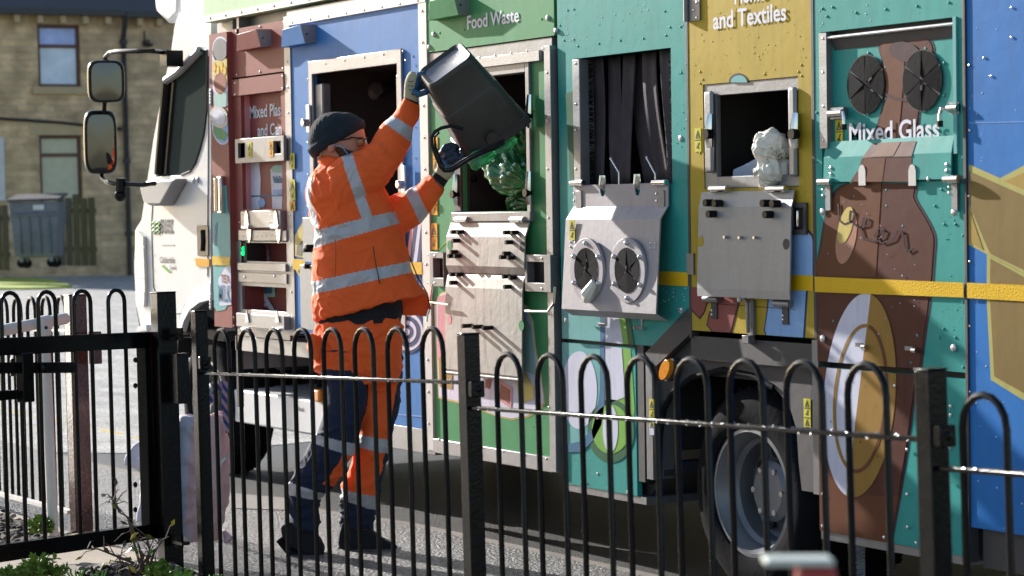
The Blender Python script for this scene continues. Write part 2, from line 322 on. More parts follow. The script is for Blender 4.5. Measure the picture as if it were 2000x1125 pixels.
        for p, i in zip(me.polygons, s.m): p.material_index = i
        bm = bmesh.new(); bm.from_mesh(me); bmesh.ops.remove_doubles(bm, verts=bm.verts, dist=1e-5); bmesh.ops.recalc_face_normals(bm, faces=bm.faces); bm.to_mesh(me); bm.free()
        if smooth:
            me.polygons.foreach_set('use_smooth', [True] * len(me.polygons)); me.set_sharp_from_angle(angle=math.radians(ang))
        o = bpy.data.objects.new(name, me); COL.objects.link(o); o.parent = parent
        if bevel:
            md = o.modifiers.new('b', 'BEVEL'); md.width = bevel; md.segments = seg; md.limit_method = 'ANGLE'; md.angle_limit = math.radians(40); md.harden_normals = False
        return o
    def fuse(s, name, parent=None, voxel=.005, it=3, disp=None):
        me = bpy.data.meshes.new('src'); me.from_pydata(s.v, [], s.f); bm = bmesh.new(); bm.from_mesh(me); bmesh.ops.recalc_face_normals(bm, faces=bm.faces); bm.to_mesh(me); bm.free()
        tree = BVHTree.FromPolygons(s.v, s.f); ob = bpy.data.objects.new('src', me); COL.objects.link(ob)
        md = ob.modifiers.new('r', 'REMESH'); md.mode = 'VOXEL'; md.voxel_size = voxel
        dg = bpy.context.evaluated_depsgraph_get(); new = bpy.data.meshes.new_from_object(ob.evaluated_get(dg)); bpy.data.objects.remove(ob)
        bm = bmesh.new(); bm.from_mesh(new); mids = []
        for f in bm.faces:
            h = tree.find_nearest(f.calc_center_median()); mids.append(int(s.m[h[2]]) if h[2] is not None else 0)

        for i, f in enumerate(bm.faces): f.material_index = mids[i]; f.smooth = True
        for _ in range(it): bmesh.ops.smooth_vert(bm, verts=bm.verts, factor=.5, use_axis_x=True, use_axis_y=True, use_axis_z=True)
        bm.normal_update()
        if disp:
            ds = [disp(v.co, v.normal) for v in bm.verts]
            for v, d in zip(bm.verts, ds): v.co += v.normal * d
        off = wloc(parent)
        for v in bm.verts: v.co -= off
        new.materials.clear()
        for k in s.k: new.materials.append(M[k])
        bm.to_mesh(new); bm.free(); new.polygons.foreach_set('material_index', mids); new.update()
        new.name = name; o = bpy.data.objects.new(name, new); COL.objects.link(o); o.parent = parent; return o
def tag(o, label=None, cat=None, group=None, kind=None):
    if label: o['label'] = label
    if cat: o['category'] = cat
    if group: o['group'] = group
    if kind: o['kind'] = kind
    return o
def root(name, loc, label, cat, group=None):
    o = bpy.data.objects.new(name, None); COL.objects.link(o); o.location = loc; o.empty_display_size = .1; return tag(o, label, cat, group)

exec_parts = []
#%%PARTS%%
# ================================================================== the setting
def sheet(name, pts, m, th=.3, z=0.0):
    b = MB(); b.v = []; poly = [(p[0], p[1]) for p in pts]; tri = tessellate_polygon([[Vector((x, y, 0)) for x, y in poly]]); n = len(poly)
    b.add([(x, y, z) for x, y in poly] + [(x, y, z - th) for x, y in poly], [tuple(t) for t in tri] + [tuple(q + n for q in t)[::-1] for t in tri] + [(i, (i + 1) % n, n + (i + 1) % n, n + i) for i in range(n)], m)
    return tag(b.build(name, smooth=False), kind='structure')
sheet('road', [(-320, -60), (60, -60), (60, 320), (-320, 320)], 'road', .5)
sheet('road', [(-60, -.46), (-7.2, -.40), (-6.4, .4), (-6.9, 2.2), (-7.4, 12), (-60, 40)], 'roadlit', .02, .004)  # pale copy of the road, sunlight painted into its colour
sheet('pavement', [(-14, -.50), (-6, -.42), (-3.6, -.34), (-2.6, -.14), (-1, -.08), (3, -.04), (9, -.02), (9, -1.55), (-14, -1.55)], 'tarmac', .1, .03)
sheet('kerb', [(-14, -.50), (-6, -.42), (-3.6, -.34), (-2.6, -.14), (-1, -.08), (3, -.04), (9, -.02), (9, .07), (3, .05), (-1, .0), (-2.6, -.05), (-3.6, -.24), (-6, -.32), (-14, -.40)], 'kerbst', .1, .024)
# far side: apron in the sunlit road colour and grass verge in front of the stone house
def gp(pts, z=0): return [tuple(gnd(a, b, z))[:2] for a, b in pts]
sheet('far_pavement', gp([(-400, 560), (-50, 556), (330, 520), (520, 512), (700, 600), (330, 655), (-400, 655)]), 'roadlit', .05, .01)
sheet('far_path', gp([(-300, 541), (60, 533), (215, 512), (420, 498), (560, 498), (520, 515), (270, 536), (60, 548), (-300, 556)]), 'roadlit', .05, .03)
sheet('grass_verge', gp([(-300, 549), (60, 547), (95, 549), (135, 560), (140, 564), (60, 567), (-300, 569)]), 'grass', .05, .05)
b = MB()
for q in range(9):      # worn yellow line along the gutter
    a0 = -12.3 + q * .66; b.box(a0, a0 + R_.uniform(.4, .6), .50, .56, .001, .005, 'yline')
for q in range(4): b.box(-11 + q * .8, -10.5 + q * .8, -.75, -.69, .031, .034, 'yline')
tag(b.build('yellow_line_marking', smooth=False), kind='structure')
a = gnd(430, 968, .034); sheet('tactile_paving', gp([(440, 962), (560, 972), (565, 996), (450, 992)], .034), 'tactile', .01, .034)
sheet('garden_path', [(-9, -1.56), (9, -1.56), (9, -6.5), (-9, -6.5)], 'path', .2, .06)
sheet('garden_kerb', gp([(120, 1100), (330, 1092), (420, 1140), (110, 1150)], .09), 'kerbst', .2, .085)

def blobsoil(name, poly, z, n, s0, s1, m2):
    b = MB(); xs = [p[0] for p in poly]; ys = [p[1] for p in poly]; nx, ny = 60, 30; x0, x1, y0, y1 = min(xs), max(xs), min(ys), max(ys)
    vs = [(x0 + (x1 - x0) * i / nx, y0 + (y1 - y0) * j / ny, z + .035 * noise.noise(Vector((i * .4, j * .4, 1))) + .015 * R_.random()) for i in range(nx + 1) for j in range(ny + 1)]
    b.add(vs, [(i * (ny + 1) + j, (i + 1) * (ny + 1) + j, (i + 1) * (ny + 1) + j + 1, i * (ny + 1) + j + 1) for i in range(nx) for j in range(ny)], 'soil')
    for _ in range(n):
        c = Vector((R_.uniform(x0, x1), R_.uniform(y0, y1), z + .02)); r = R_.uniform(s0, s1); b.dome(c, r, R_.choice(['soil', 'soil', m2, 'kerbst']), (R_.uniform(-.4, .4), R_.uniform(-.4, .4), 1), 7, .7)
    return tag(b.build(name), kind='structure')
c0 = gnd(60, 1020, .1); blobsoil('soil_bed', [(c0.x - 1.6, -2.6), (c0.x + .62, -1.66)], .075, 900, .004, .02, 'path')
c1 = gnd(330, 1118, .09); blobsoil('soil_bed', [(c1.x - .22, c1.y - .3), (c1.x + .25, c1.y + .04)], .082, 160, .006, .02, 'kerbst')

# ------------------------------------------------------------------ stone house across the road
ang = math.radians(24); hx = (RGT * math.cos(ang) + FWD * math.sin(ang)); hx = (hx - UP * hx.dot(UP)).normalized(); hy = hx.cross(UP) * -1
if hy.dot(FWD) < 0: hy = -hy
HO = W(200, 470, 56); HM = Matrix((hx, hy, UP)).transposed()
def hl(px, py, y=0.0):
    d = ray(px, py); t = ((HO - CAM).dot(hy) + y) / d.dot(hy); p = CAM + d * t - HO; return (p.dot(hx), p.dot(UP))
def hbuild(b, name, parent, **k):
    b.v = [HO + HM @ v for v in b.v]; return b.build(name, parent, **k)
def hrect(x0, y0, x1, y1):
    a = hl(x0, y0); c = hl(x1, y1); return [(a[0], c[1]), (c[0], c[1]), (c[0], a[1]), (a[0], a[1])]
def house(name, xl, xr, ytop, holes, label, m='stone'):
    base = HO.copy(); r = root(name, base, label, 'house', 'stone terrace houses')
    x0, x1, zt = hl(xl, 300)[0], hl(xr, 300)[0], hl(200, ytop)[1]; zb = -1.8
    b = MB(); b.prism([(x0, zb), (x1, zb), (x1, zt), (x0, zt)], 0, .35, m, holes)
    b.box(x0, x1, 7.5, 7.8, zb, zt, m); b.box(x0, x0 + .3, .35, 7.5, zb, zt, m); b.box(x1 - .3, x1, .35, 7.5, zb, zt, m)
    o = hbuild(b, 'wall', r, smooth=False); uv = o.data.uv_layers.new(name='UVMap')
    for l in o.data.loops:
        q = HM.transposed() @ o.data.vertices[l.vertex_index].co; uv.data[l.index].uv = (q.x + q.y, q.z)
    b = MB(); th = zt + 2.6
    b.add([(x0 - .2, -.35, zt - .02), (x1 + .2, -.35, zt - .02), (x1 + .2, 4, th), (x0 - .2, 4, th), (x0 - .2, 8.1, zt - .02), (x1 + .2, 8.1, zt - .02)], [(0, 1, 2, 3), (3, 2, 5, 4), (0, 3, 4), (1, 5, 2), (0, 4, 5, 1)], 'slate'); hbuild(b, 'roof', r, smooth=False)
    return r, x0, x1, zt
def window(r, rect, split, top, low):
    x0, z0, x1, z1 = rect[0][0], rect[0][1], rect[2][0], rect[2][1]; t = .075; b = MB(); zs = z0 + (z1 - z0) * split
    b.box(x0, x0 + t, .1, .18, z0, z1, 'winframe'); b.box(x1 - t, x1, .1, .18, z0, z1, 'winframe'); b.box(x0 + t, x1 - t, .1, .18, z1 - t, z1, 'winframe'); b.box(x0 + t, x1 - t, .1, .18, z0, z0 + t, 'winframe'); b.box(x0 + t, x1 - t, .09, .19, zs - t / 2, zs + t / 2, 'winframe')
    f = hbuild(b, 'window', r, smooth=False)
    b = MB(); b.box(x0 + t, x1 - t, .15, .16, zs + t / 2, z1 - t, top); b.box(x0 + t, x1 - t, .15, .16, z0 + t, zs - t / 2, low)
    if low == 'blind':
        for i in range(12): xx = x0 + t + (x1 - x0 - 2 * t) * i / 12; b.box(xx, xx + .05, .13, .145, z0 + t, z1 - t, 'blind')
    hbuild(b, 'pane', f, smooth=False)
    b = MB(); b.box(x0 - .2, x1 + .2, -.03, .2, z1 + .003, z1 + .28, 'stonet'); hbuild(b, 'lintel', f, smooth=False); b = MB(); b.box(x0 - .15, x1 + .15, -.1, .2, z0 - .17, z0 - .003, 'stonet'); hbuild(b, 'sill', f, smooth=False)
w1 = hrect(72, 47, 159, 170); w2 = hrect(76, 264, 163, 400)
r, x0, x1, zt = house('stone_house', -190, 245, 24, [w1, w2], 'stone house left of the drainpipe with two brown framed windows one above the other')
window(r, w1, .66, 'bluecurt', 'curt'); window(r, w2, .72, 'blind', 'blind')
b = MB(); b.box(x0, x1, -.42, -.28, zt - .12, zt + .02, 'gutter'); hbuild(b, 'gutter', r, smooth=False)
for i in range(10):
    xx = x1 - .45 - i * .53; b = MB(); b.box(xx, xx + .13, -.3, -.002, zt - .3, zt - .13, 'stonet'); hbuild(b, 'bracket', r, smooth=False)
b = MB(); p = hl(237, 30); b.tube([(p[0], -.32, zt - .1), (p[0], -.3, zt - .3), (p[0], -.1, zt - .6), (p[0], -.1, -.9)], .06, 'gutter', 10)
for zz in (zt - .75, 1.8, .1): b.cyl((p[0], -.1, zz), (p[0], -.1, zz + .1), .09, 'gutter')
hbuild(b, 'drainpipe', r)
b = MB(); P = [hl(x, y) for x, y in ((-20, 231), (60, 236), (120, 240), (200, 249), (236, 252))]; b.tube([(q[0], -.05, q[1]) for q in P], .035, 'gutter', 6); hbuild(b, 'cable', r)
b = MB(); d = hrect(-40, 268, 10, 392); b.box(d[0][0], d[2][0], -.04, .0, d[0][1], d[2][1], 'wdoor'); hbuild(b, 'door', r, smooth=False)
w3 = hrect(520, 70, 600, 200)
r, x0, x1, zt = house('stone_house', 246, 760, 26, [w3], 'stone house behind the white cab, right of the drainpipe')
window(r, w3, .66, 'curt', 'curt')
b = MB(); b.box(x0, x1, -.42, -.28, zt - .12, zt + .02, 'gutter'); hbuild(b, 'gutter', r, smooth=False)
for px in (262, 300):
    q = hl(px, 24); b = MB(); b.box(q[0], q[0] + .13, -.3, -.002, zt - .3, zt - .13, 'stonet'); hbuild(b, 'bracket', r, smooth=False)
b = MB(); q = hl(282, 84); b.cyl((q[0], -.35, q[1]), (q[0], -.002, q[1] + .02), .05, 'gutter'); b.dome((q[0], -.3, q[1] - .05), .14, 'gutter', (0, 0, -1)); b.tube([(q[0], -.03, q[1]), (q[0], -.03, zt - .4)], .02, 'gutter', 6); hbuild(b, 'wall_lamp', r)

# wooden fences, waste container
def boards(name, xa, xb, ytop, ybot, Z, m, label):
    a, c = W(xa, ybot, Z), W(xb, ybot, Z); r = root(name, a, label, 'fence', 'wooden board fences'); n = max(3, int((c - a).length / .14)); d = (c - a) / n; h = (W(xa, ytop, Z) - a).length
    b = MB()
    for i in range(n):
        hh = h + R_.uniform(-.06, .05); b.obox(a + d * i, d * .9, UP * hh, FWD * .03, R_.choice(m))
    b.build('boards', r, smooth=False); b = MB()
    for k in (.2, .75): b.obox(a + UP * h * k + FWD * .035, c - a, UP * .1, FWD * .05, m[0])
    b.build('rail', r, smooth=False)
boards('wooden_fence', -60, 20, 398, 528, 50, ['wood'], 'dark weathered board fence left of the grey waste container')
boards('wooden_fence', 115, 190, 381, 519, 51, ['wood', 'wood', 'moss'], 'mossy weathered board fence right of the grey waste container')
a = W(20, 524, 48.5); r = root('waste_container', a, 'grey four wheeled steel waste container between two wooden fences', 'waste bin')
ux = (W(117, 520, 48.5) - a); ux = ux - UP * ux.dot(UP); L = ux.length; ux.normalize(); uy = UP.cross(ux); uy = uy if uy.dot(FWD) > 0 else -uy
b = MB(); h0, h1 = .22, 1.32
def C(x, y, z): return a + ux * x + uy * y + UP * z
b.add([C(.08, .1, h0), C(L - .08, .1, h0), C(L - .08, .8, h0), C(.08, .8, h0), C(0, 0, h1), C(L, 0, h1), C(L, .95, h1), C(0, .95, h1)], [(0, 1, 2, 3), (4, 5, 6, 7), (0, 1, 5, 4), (1, 2, 6, 5), (2, 3, 7, 6), (3, 0, 4, 7)], 'binsteel')
for k in range(1, 5): b.obox(C(L * k / 5, -.0, h1 - .3), ux * .03, UP * -.75, uy * .12, 'binsteel')
b.obox(C(0, -.03, h1 - .28), ux * L, UP * .05, uy * .05, 'binsteel')
b.build('body', r, bevel=.02); b = MB(); b.slab(C(-.03, -.05, h1 + .01), C(L + .03, -.05, h1 + .01), C(L + .03, .97, h1 + .16), C(-.03, .97, h1 + .16), UP * .05, 'slate'); b.build('lid', r, bevel=.02)
b = MB(); b.obox(C(.5, -.02, h1 - .16), ux * .22, UP * .1, uy * .01, 'wdoor'); b.build('sticker', r)
for x in (.2, L - .2):
    for y in (.2, .7):
        b = MB(); b.cyl(C(x, y - .03, .1), C(x, y + .03, .1), .1, 'rubber'); b.obox(C(x - .04, y - .05, .12), ux * .08, uy * .1, UP * .12, 'steel'); b.build('castor', r)

# trees glimpsed through the cab windows and beyond the houses
def leaf_tree(name, base, h, rad, label, n=2600, seed=1):
    rr = random.Random(seed); r = root(name, base, label, 'tree'); b = MB(); b.tube([base, base + Vector((.1, 0, h * .4)), base + Vector((-.1, .1, h * .75))], [.22, .16, .06], 'twig', 8)
    cs = []
    for i in range(9):
        d = Vector((rr.uniform(-1, 1), rr.uniform(-1, 1), rr.uniform(-.2, .8))).normalized(); c = base + Vector((0, 0, h * .6)) + Vector((d.x * rad * .7, d.y * rad * .7, d.z * h * .38)); cs.append(c); b.tube([base + Vector((0, 0, h * .35)), (base + Vector((0, 0, h * .5)) + c) / 2, c], [.08, .05, .02], 'twig', 6)
    b.build('trunk', r); b = MB()
    for i in range(n):
        c = rr.choice(cs) + Vector((rr.gauss(0, 1), rr.gauss(0, 1), rr.gauss(0, 1))) * rad * .3; u = Vector((rr.gauss(0, 1), rr.gauss(0, 1), rr.gauss(0, 1))).normalized() * .12; v = u.orthogonal().normalized() * .07
        b.quad(c - u, c - v, c + u, c + v, 'leaf')
    b.build('crown', r, smooth=False)
gb = W(402, 500, 40); leaf_tree('garden_tree', Vector((gb.x, gb.y, 0)), 4.2, .36, 'green leafy tree seen through the lorry cab window')


# ================================================================== the recycling lorry
T = root('recycling_lorry', (0, 0, 0), 'colourful kerbside recycling lorry with open hatches, parked along the pavement', 'lorry')
def X_(px, py=445, Y=0): return at(px, py, Y).x
def Z_(px, py, Y=0): return at(px, py, Y).z
def atx(px, py, X):
    d = ray(px, py); t = (X - CAM.x) / d.x; p = CAM + d * t; return p.y, p.z
TOP = 2.78
xa, xb, xc, xd, xe, xf, xg, xh = map(X_, (455, 563, 575, 827, 843, 1076, 1091, 1096)); xi, xj, xk, xl, xm, xn = map(X_, (1346, 1351, 1590, 1596, 1887, 1893)); xo = xn + 1.5
def bolts(b, pts, r=.009, y=-.001, m='bolt', h=.5):
    for p in pts: q = at(*p); b.dome((q.x, y, q.z), r * .85, m, (0, -1, 0), 8, h)
def art(b, poly, m, lay=1, cl=None, y0=0.0, holes=None):
    P = xz(poly, y0)
    if cl: P = clip(P, cl)
    if len(P) > 2: b.prism(P, y0 - .0012 * lay, y0 - .0012 * lay + .001, m, holes or ())
def drops(b, r, n, m='bolt', y=-.0005):
    for _ in range(int(n * .7)): b.dome((R_.uniform(r[0], r[1]), y, R_.uniform(r[2], r[3])), R_.choice([.0016, .002, .0025, .0034]), m, (0, -1, 0), 6, .5)
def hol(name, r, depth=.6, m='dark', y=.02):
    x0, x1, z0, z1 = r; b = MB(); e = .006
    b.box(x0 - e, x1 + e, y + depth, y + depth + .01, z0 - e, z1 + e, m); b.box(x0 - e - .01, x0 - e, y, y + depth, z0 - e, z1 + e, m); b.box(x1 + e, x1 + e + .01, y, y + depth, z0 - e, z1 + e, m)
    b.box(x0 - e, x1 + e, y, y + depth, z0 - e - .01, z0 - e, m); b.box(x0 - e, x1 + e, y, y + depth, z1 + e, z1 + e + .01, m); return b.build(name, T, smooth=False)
def sticker(pxs, kind='yel', y=-.001, marks=True):
    (x0, y0, x1, y1) = pxs; r = rc(x0, y0, x1, y1, y); b = MB(); b.prism(rpoly(r), y - .0015, y, kind)
    if marks:
        wd, h = r[1] - r[0], r[3] - r[2]; n = max(1, int(h / wd / .95 + .5))
        for i in range(n):
            zc = r[3] - h * (i + .5) / n; xm_ = (r[0] + r[1]) / 2; s = min(wd, h / n) * .36
            if i % 2 == 0: b.prism([(xm_ - s, zc - s), (xm_ + s, zc - s), (xm_, zc + s)], y - .0028, y - .0018, 'ink', [[(xm_ - s * .6, zc - s * .75), (xm_, zc + s * .5), (xm_ + s * .6, zc - s * .75)]]); b.box(xm_ - s * .12, xm_ + s * .12, y - .0028, y - .0018, zc - s * .55, zc + s * .1, 'ink')
            else:
                b.prism(ell(xm_ - s * .1, zc - s * .4, s * .55, s * .3, 10), y - .0028, y - .0018, 'ink'); b.prism([(xm_ - s * .3, zc - s * .2), (xm_ + s * .1, zc - s * .2), (xm_ + s * .7, zc + s * .8), (xm_ + s * .4, zc + s * .9)], y - .0028, y - .0018, 'ink')
            if i: b.box(r[0] + wd * .06, r[1] - wd * .06, y - .0028, y - .0018, r[3] - h * i / n - .0015, r[3] - h * i / n + .0015, 'ink')
    return b.build('warning_sticker', T, smooth=False)

# -- body shell, chassis, sills
zb = .42
b = MB(); b.box(xa - .02, xo, .75, 2.35, .75, TOP, 'topgreen'); b.box(xa - .02, xo, .03, 2.35, TOP, TOP + .03, 'aluw'); b.box(xo - .02, xo, .03, .75, .5, TOP, 'alu'); b.box(xa - .04, xa - .02, .03, 2.35, .62, TOP, 'cabgrey'); b.box(xa - .02, xo, .06, .75, .82, .84, 'darkm'); b.box(xa - .04, xa - .02, .5, 2.3, .2, .62, 'darkm'); b.build('body_shell', T, smooth=False)
b = MB(); b.box(-5.6, xo - .1, .65, .85, .45, .72, 'darkm'); b.box(-5.6, xo - .1, 1.55, 1.75, .45, .72, 'darkm')
for i in range(8): b.box(-4.9 + i * .8, -4.8 + i * .8, .3, 2.2, .6, .7, 'darkm')
b.box(-4.6, -1.2, 1.2, 1.5, .35, .75, 'darkm'); b.cyl((-3.2, 1.2, .5), (-1.4, 1.2, .5), .18, 'darkm'); b.box(-5.0, xo, 2.25, 2.3, .16, .8, 'darkm'); b.box(-3.9, -.9, .95, 1.0, .22, .75, 'darkm'); b.box(-2.4, -.8, 1.3, 2.1, .25, .7, 'darkm'); b.box(-4.6, -4.4, .5, 2.2, .2, .7, 'darkm'); b.box(-5.0, xo, .62, .63, .72, .8, 'darkm'); b.box(-5.75, -5.6, .2, 2.2, .22, .85, 'darkm'); b.box(-5.7, -5.1, .9, 1.5, .25, .8, 'darkm'); b.build('chassis', T, smooth=False)  # low skirt and cab-front boxes added unseen to block light under the lorry
b = MB(); r = rc(447, 758, 636, 850, .1); z0 = Z_(447, 822, .1); b.box(r[0], r[1], .1, .6, z0, r[3], 'cab'); b.build('fuel_tank', T, bevel=.012)
b = MB(); b.text('Diesel', rc(581, 801, 594, 794, .1)[:2] + (Z_(581, 802, .1), Z_(581, 793, .1)), .098, 'ink'); b.build('lettering', T, smooth=False)
b = MB(); b.cyl((X_(585), .45, .55), (X_(585), .45, .95), .035, 'dblue'); b.build('air_pipe', T)

# -- top panel and gutter strip
zl = Z_(405, 45); b = MB(); b.prism([(X_(405, 20), zl), (xd, zl), (xd, TOP), (X_(405, 20), TOP)], -.02, .05, 'topgreen'); b.box(X_(405, 20), xd, -.026, -.02, zl - .0, zl + .035, 'aluw')
for i in range(16): b.dome((X_(405, 20) + .1 + i * .21, -.026, zl + .018), .008, 'bolt')
b.build('roof_panel', T, smooth=False)
b = MB(); b.box(X_(412), xd, .06, .09, zl - .12, zl, 'steel'); b.box(X_(470), X_(474), .0, .06, zl - .12, zl, 'alu'); b.build('upper_frame', T, smooth=False, split=True)

# -- fin panel behind the cab
def P0():
    A = at(408, 68, -.03); Bq = at(450, 640, -.03); R = (A.x, X_(450, 445, -.03), Bq.z, A.z); b = MB(); y0 = -.03; b.prism(rpoly(R), y0, y0 + .03, 'red')
    def a(p, m, l): art(b, p, m, l, R, y0)
    a(ell(431, 97, 16, 26), 'pwhite', 1); a([(415, 100), (447, 97), (447, 205), (420, 215), (415, 160)], 'pwhite', 1); a([(417, 118), (445, 114), (445, 160), (417, 165)], 'cheese', 2); a(ell(431, 97, 14, 22), 'archgrey', 3)
    a(ell(431, 162, 12, 22), 'toast', 3); a([(418, 185), (444, 180), (443, 208), (419, 213)], 'mint', 3)
    for xx, yy in ((420, 132), (427, 137), (434, 130), (440, 138)): a(ell(xx, yy, 3, 9, 12), 'tape', 4)
    a(ell(433, 250, 18, 33, rot=-8), 'pwhite', 2); a(ell(433, 250, 16, 30, rot=-8), 'ltblue', 3); a([(420, 245), (440, 255), (447, 262), (440, 275), (425, 270), (418, 258)], 'green', 4); a(ell(430, 229, 17, 22, rot=-20), 'flapg', 5); a(ell(430, 229, 12, 16, rot=-20), 'pwhite', 6)
    a([(428, 362), (443, 362), (446, 410), (452, 430), (452, 520), (410, 520), (410, 432), (420, 410)], 'lteal', 2); a([(421, 440), (426, 432), (424, 480), (420, 480)], 'steelblue', 3); a([(408, 520), (452, 520), (452, 585), (440, 605), (425, 608), (412, 590)], 'lteal', 2)
    a([(427, 545), (443, 520), (454, 518), (454, 595), (430, 598)], 'pwhite', 3); a([(410, 500), (452, 502), (452, 519), (410, 517)], 'tape', 6)
    b.text('MILK', (X_(429, 580, y0), X_(452, 580, y0), Z_(430, 588, y0), Z_(430, 556, y0)), y0 - .006, 'steelblue'); b.text('TEA', (X_(433, 540, y0), X_(450, 540, y0), Z_(436, 552, y0), Z_(436, 536, y0)), y0 - .006, 'toast')
    b.build('side_panel', T, smooth=False); b = MB(); b.box(R[1], xa + .01, .0, .03, zb, R[3], 'gap'); b.box(X_(405), R[0] + .05, .05, .5, 1.0, 2.3, 'gap'); b.build('seal', T, smooth=False, split=True)
    b = MB(); q = at(434, 380, -.035); b.box(q.x - .03, q.x + .03, -.055, -.031, q.z - .1, q.z + .1, 'chrome'); b.cyl((q.x, -.07, q.z - .09), (q.x, -.07, q.z + .09), .012, 'chrome'); b.build('latch', T, bevel=.004)
    b = MB()
    for yy in (190, 589):
        for k in range(5):
            q = at(411, yy + (k - 2) * 6, -.035); b.dome((q.x, -.032, q.z), .014, 'aluw')
    b.build('hinge', T)
P0()

# -- red section
def P1():
    yb = Z_(460, 655); R = (xa, xb, yb, Z_(457, 57)); z1 = Z_(459, 152)
    b = MB(); b.prism(rpoly((xa + .01, xb - .003, z1, R[3])), 0, .02, 'red'); bolts(b, [(463, 146), (553, 134), (508, 140), (462, 62), (555, 43), (508, 52)]); b.build('side_panel', T, smooth=False)
    op = rc(470, 186, 550, 268); o2 = rc(470, 318, 551, 408); o3 = rc(475, 474, 560, 512); o4 = rc(472, 558, 560, 610)
    b = MB(); zt = Z_(459, 156); b.prism(rpoly((xa + .01, xb - .003, Z_(460, 470), zt)), 0, .02, 'red', [rpoly((op[0], op[1], o2[2], op[3]))]); b.box(xa + .01, xb - .003, -.012, -.001, Z_(459, 188), zt, 'red'); bolts(b, [(463, 162), (463, 185), (556, 149), (556, 173)], .008, -.012)
    b.box(op[0] - .01, op[0], .0205, .055, o2[2], op[3], 'pink')
    b.build('side_panel', T, smooth=False)
    b = MB(); y = .052; b.box(op[0] - .02, op[1] + .04, y, y + .02, o2[2] - .05, op[3] + .02, 'red'); b.build('inner_shutter', T, smooth=False)
    b = MB(); b.text('Mixed Plas', (at(489, 230, y).x, at(549.5, 230, y).x, Z_(489, 231, y), Z_(489, 207, y)), y - .003, 'letter'); b.text('and Can', (at(504, 262, y).x, at(551, 262, y).x, Z_(505, 266, y), Z_(505, 243, y)), y - .003, 'letter'); b.build('lettering', T, smooth=False)
    b = MB(); art(b, [(488, 300), (505, 300), (510, 350), (508, 410), (488, 410)], 'pwhite', 2, None, y); art(b, [(529, 330), (552, 322), (552, 408), (533, 408)], 'pwhite', 2, None, y); art(b, ell(545, 330, 14, 8), 'mint', 3, None, y); art(b, [(485, 382), (552, 380), (552, 383), (485, 385)], 'steelblue', 3, None, y); art(b, ell(512, 396, 7, 9), 'ltblue', 3, None, y)
    b.text('YOGURT', (at(535, 380, y).x, at(552, 380, y).x, Z_(537, 384, y), Z_(537, 370, y)), y - .006, 'ltblue')
    for k in range(6): art(b, [(534 + k * 3, 345 + k % 2 * 4), (536 + k * 3, 343 + k % 2 * 4), (539 + k * 3, 356), (537 + k * 3, 358)], 'steelblue', 4, None, y); 
    b.build('picture_vinyl', T, smooth=False)
    # latch plate across the opening
    b = MB(); r = rc(462, 272, 558, 314, -.02); h1 = rc(468, 280, 482, 308, -.02); h2 = rc(538, 276, 552, 300, -.02); b.prism(rpoly(r), -.03, -.012, 'steel', [rpoly(h1), rpoly(h2)]); b.box(h1[0], h1[1], -.014, -.012, h1[2], h1[3], 'gap'); b.box(h2[0], h2[1], -.014, -.012, h2[2], h2[3], 'gap'); b.build('latch_plate', T, bevel=.003)
    sticker((484, 278, 492, 308), 'yel', -.031); sticker((525, 276, 534, 306), 'org', -.031)
    # shelf with hinges, lower recesses
    b = MB(); r = rc(473, 412, 551, 445, -.02); b.box(r[0], r[1], -.03, .05, r[2], r[3], 'alu'); r2 = rc(467, 449, 561, 471, -.01); b.box(r2[0], r2[1], -.015, .02, r2[2], r2[3], 'alu'); bolts(b, [(480 + 9 * k, 462 - k * .3) for k in range(9)], .006, -.015)
    b.build('shelf', T, bevel=.003)
    for px in (483, 540):
        b = MB(); q = at(px, 440, -.03); b.prism([(q.x - .03, q.z + .0), (q.x + .03, q.z), (q.x + .018, q.z + .06), (q.x, q.z + .08), (q.x - .018, q.z + .06)], -.036, -.031, 'bolt'); b.prism([(q.x - .03, q.z - .02), (q.x + .03, q.z - .02), (q.x + .018, q.z - .075), (q.x, q.z - .095), (q.x - .018, q.z - .075)], -.022, -.016, 'bolt'); b.cyl((q.x - .045, -.035, q.z - .01), (q.x + .045, -.035, q.z - .01), .012, 'chrome'); bolts(b, [(px - 3, 434), (px + 4, 432), (px, 420)], .005, -.036); b.build('hinge', T)
    b = MB(); R3 = (xa + .01, xb - .003, yb, Z_(460, 471)); b.prism(rpoly(R3), 0.0, .02, 'alu', [rpoly(o3), rpoly(o4)]); r = rc(467, 513, 561, 531, -.01); b.box(r[0], r[1], -.02, -.001, r[2], r[3], 'alu'); r = rc(467, 532, 561, 555, -.01); b.box(r[0], r[1], -.014, -.001, r[2], r[3], 'alu')
    r = rc(468, 611, 562, 645, -.02); b.box(r[0], r[1], -.04, -.001, r[2], r[3], 'alu'); bolts(b, [(483, 541), (541, 539)], .012, -.014, 'chrome'); bolts(b, [(470, 620), (470, 636), (557, 618), (557, 640)], .006, -.04); b.build('lower_frame', T, bevel=.002)
    hol('recess', o3, .12, 'red'); hol('recess', o4, .12, 'red'); hol('recess', (op[0], op[1], o2[2], op[3]), .28, 'red')
    b = MB(); y = .135; art(b, [(478, 474), (523, 474), (527, 512), (478, 512)], 'pwhite', 1, None, y); art(b, [(494, 512), (498, 480), (506, 474), (514, 482), (518, 512)], 'ltblue', 2, None, y); art(b, ell(505, 505, 6, 14), 'lime', 3, None, y); art(b, ell(498, 503, 3, 9), 'cheese', 3, None, y); b.text('A', (at(490, 600, y).x, at(540, 600, y).x, Z_(490, 606, y), Z_(490, 570, y)), y - .003, 'pwhite'); art(b, [(486, 560), (537, 560), (538, 580), (487, 582)], 'mint', 1, None, y); art(b, [(492, 560), (532, 560), (532, 573), (492, 574)], 'steelblue', 2, None, y); b.build('picture_vinyl', T, smooth=False)
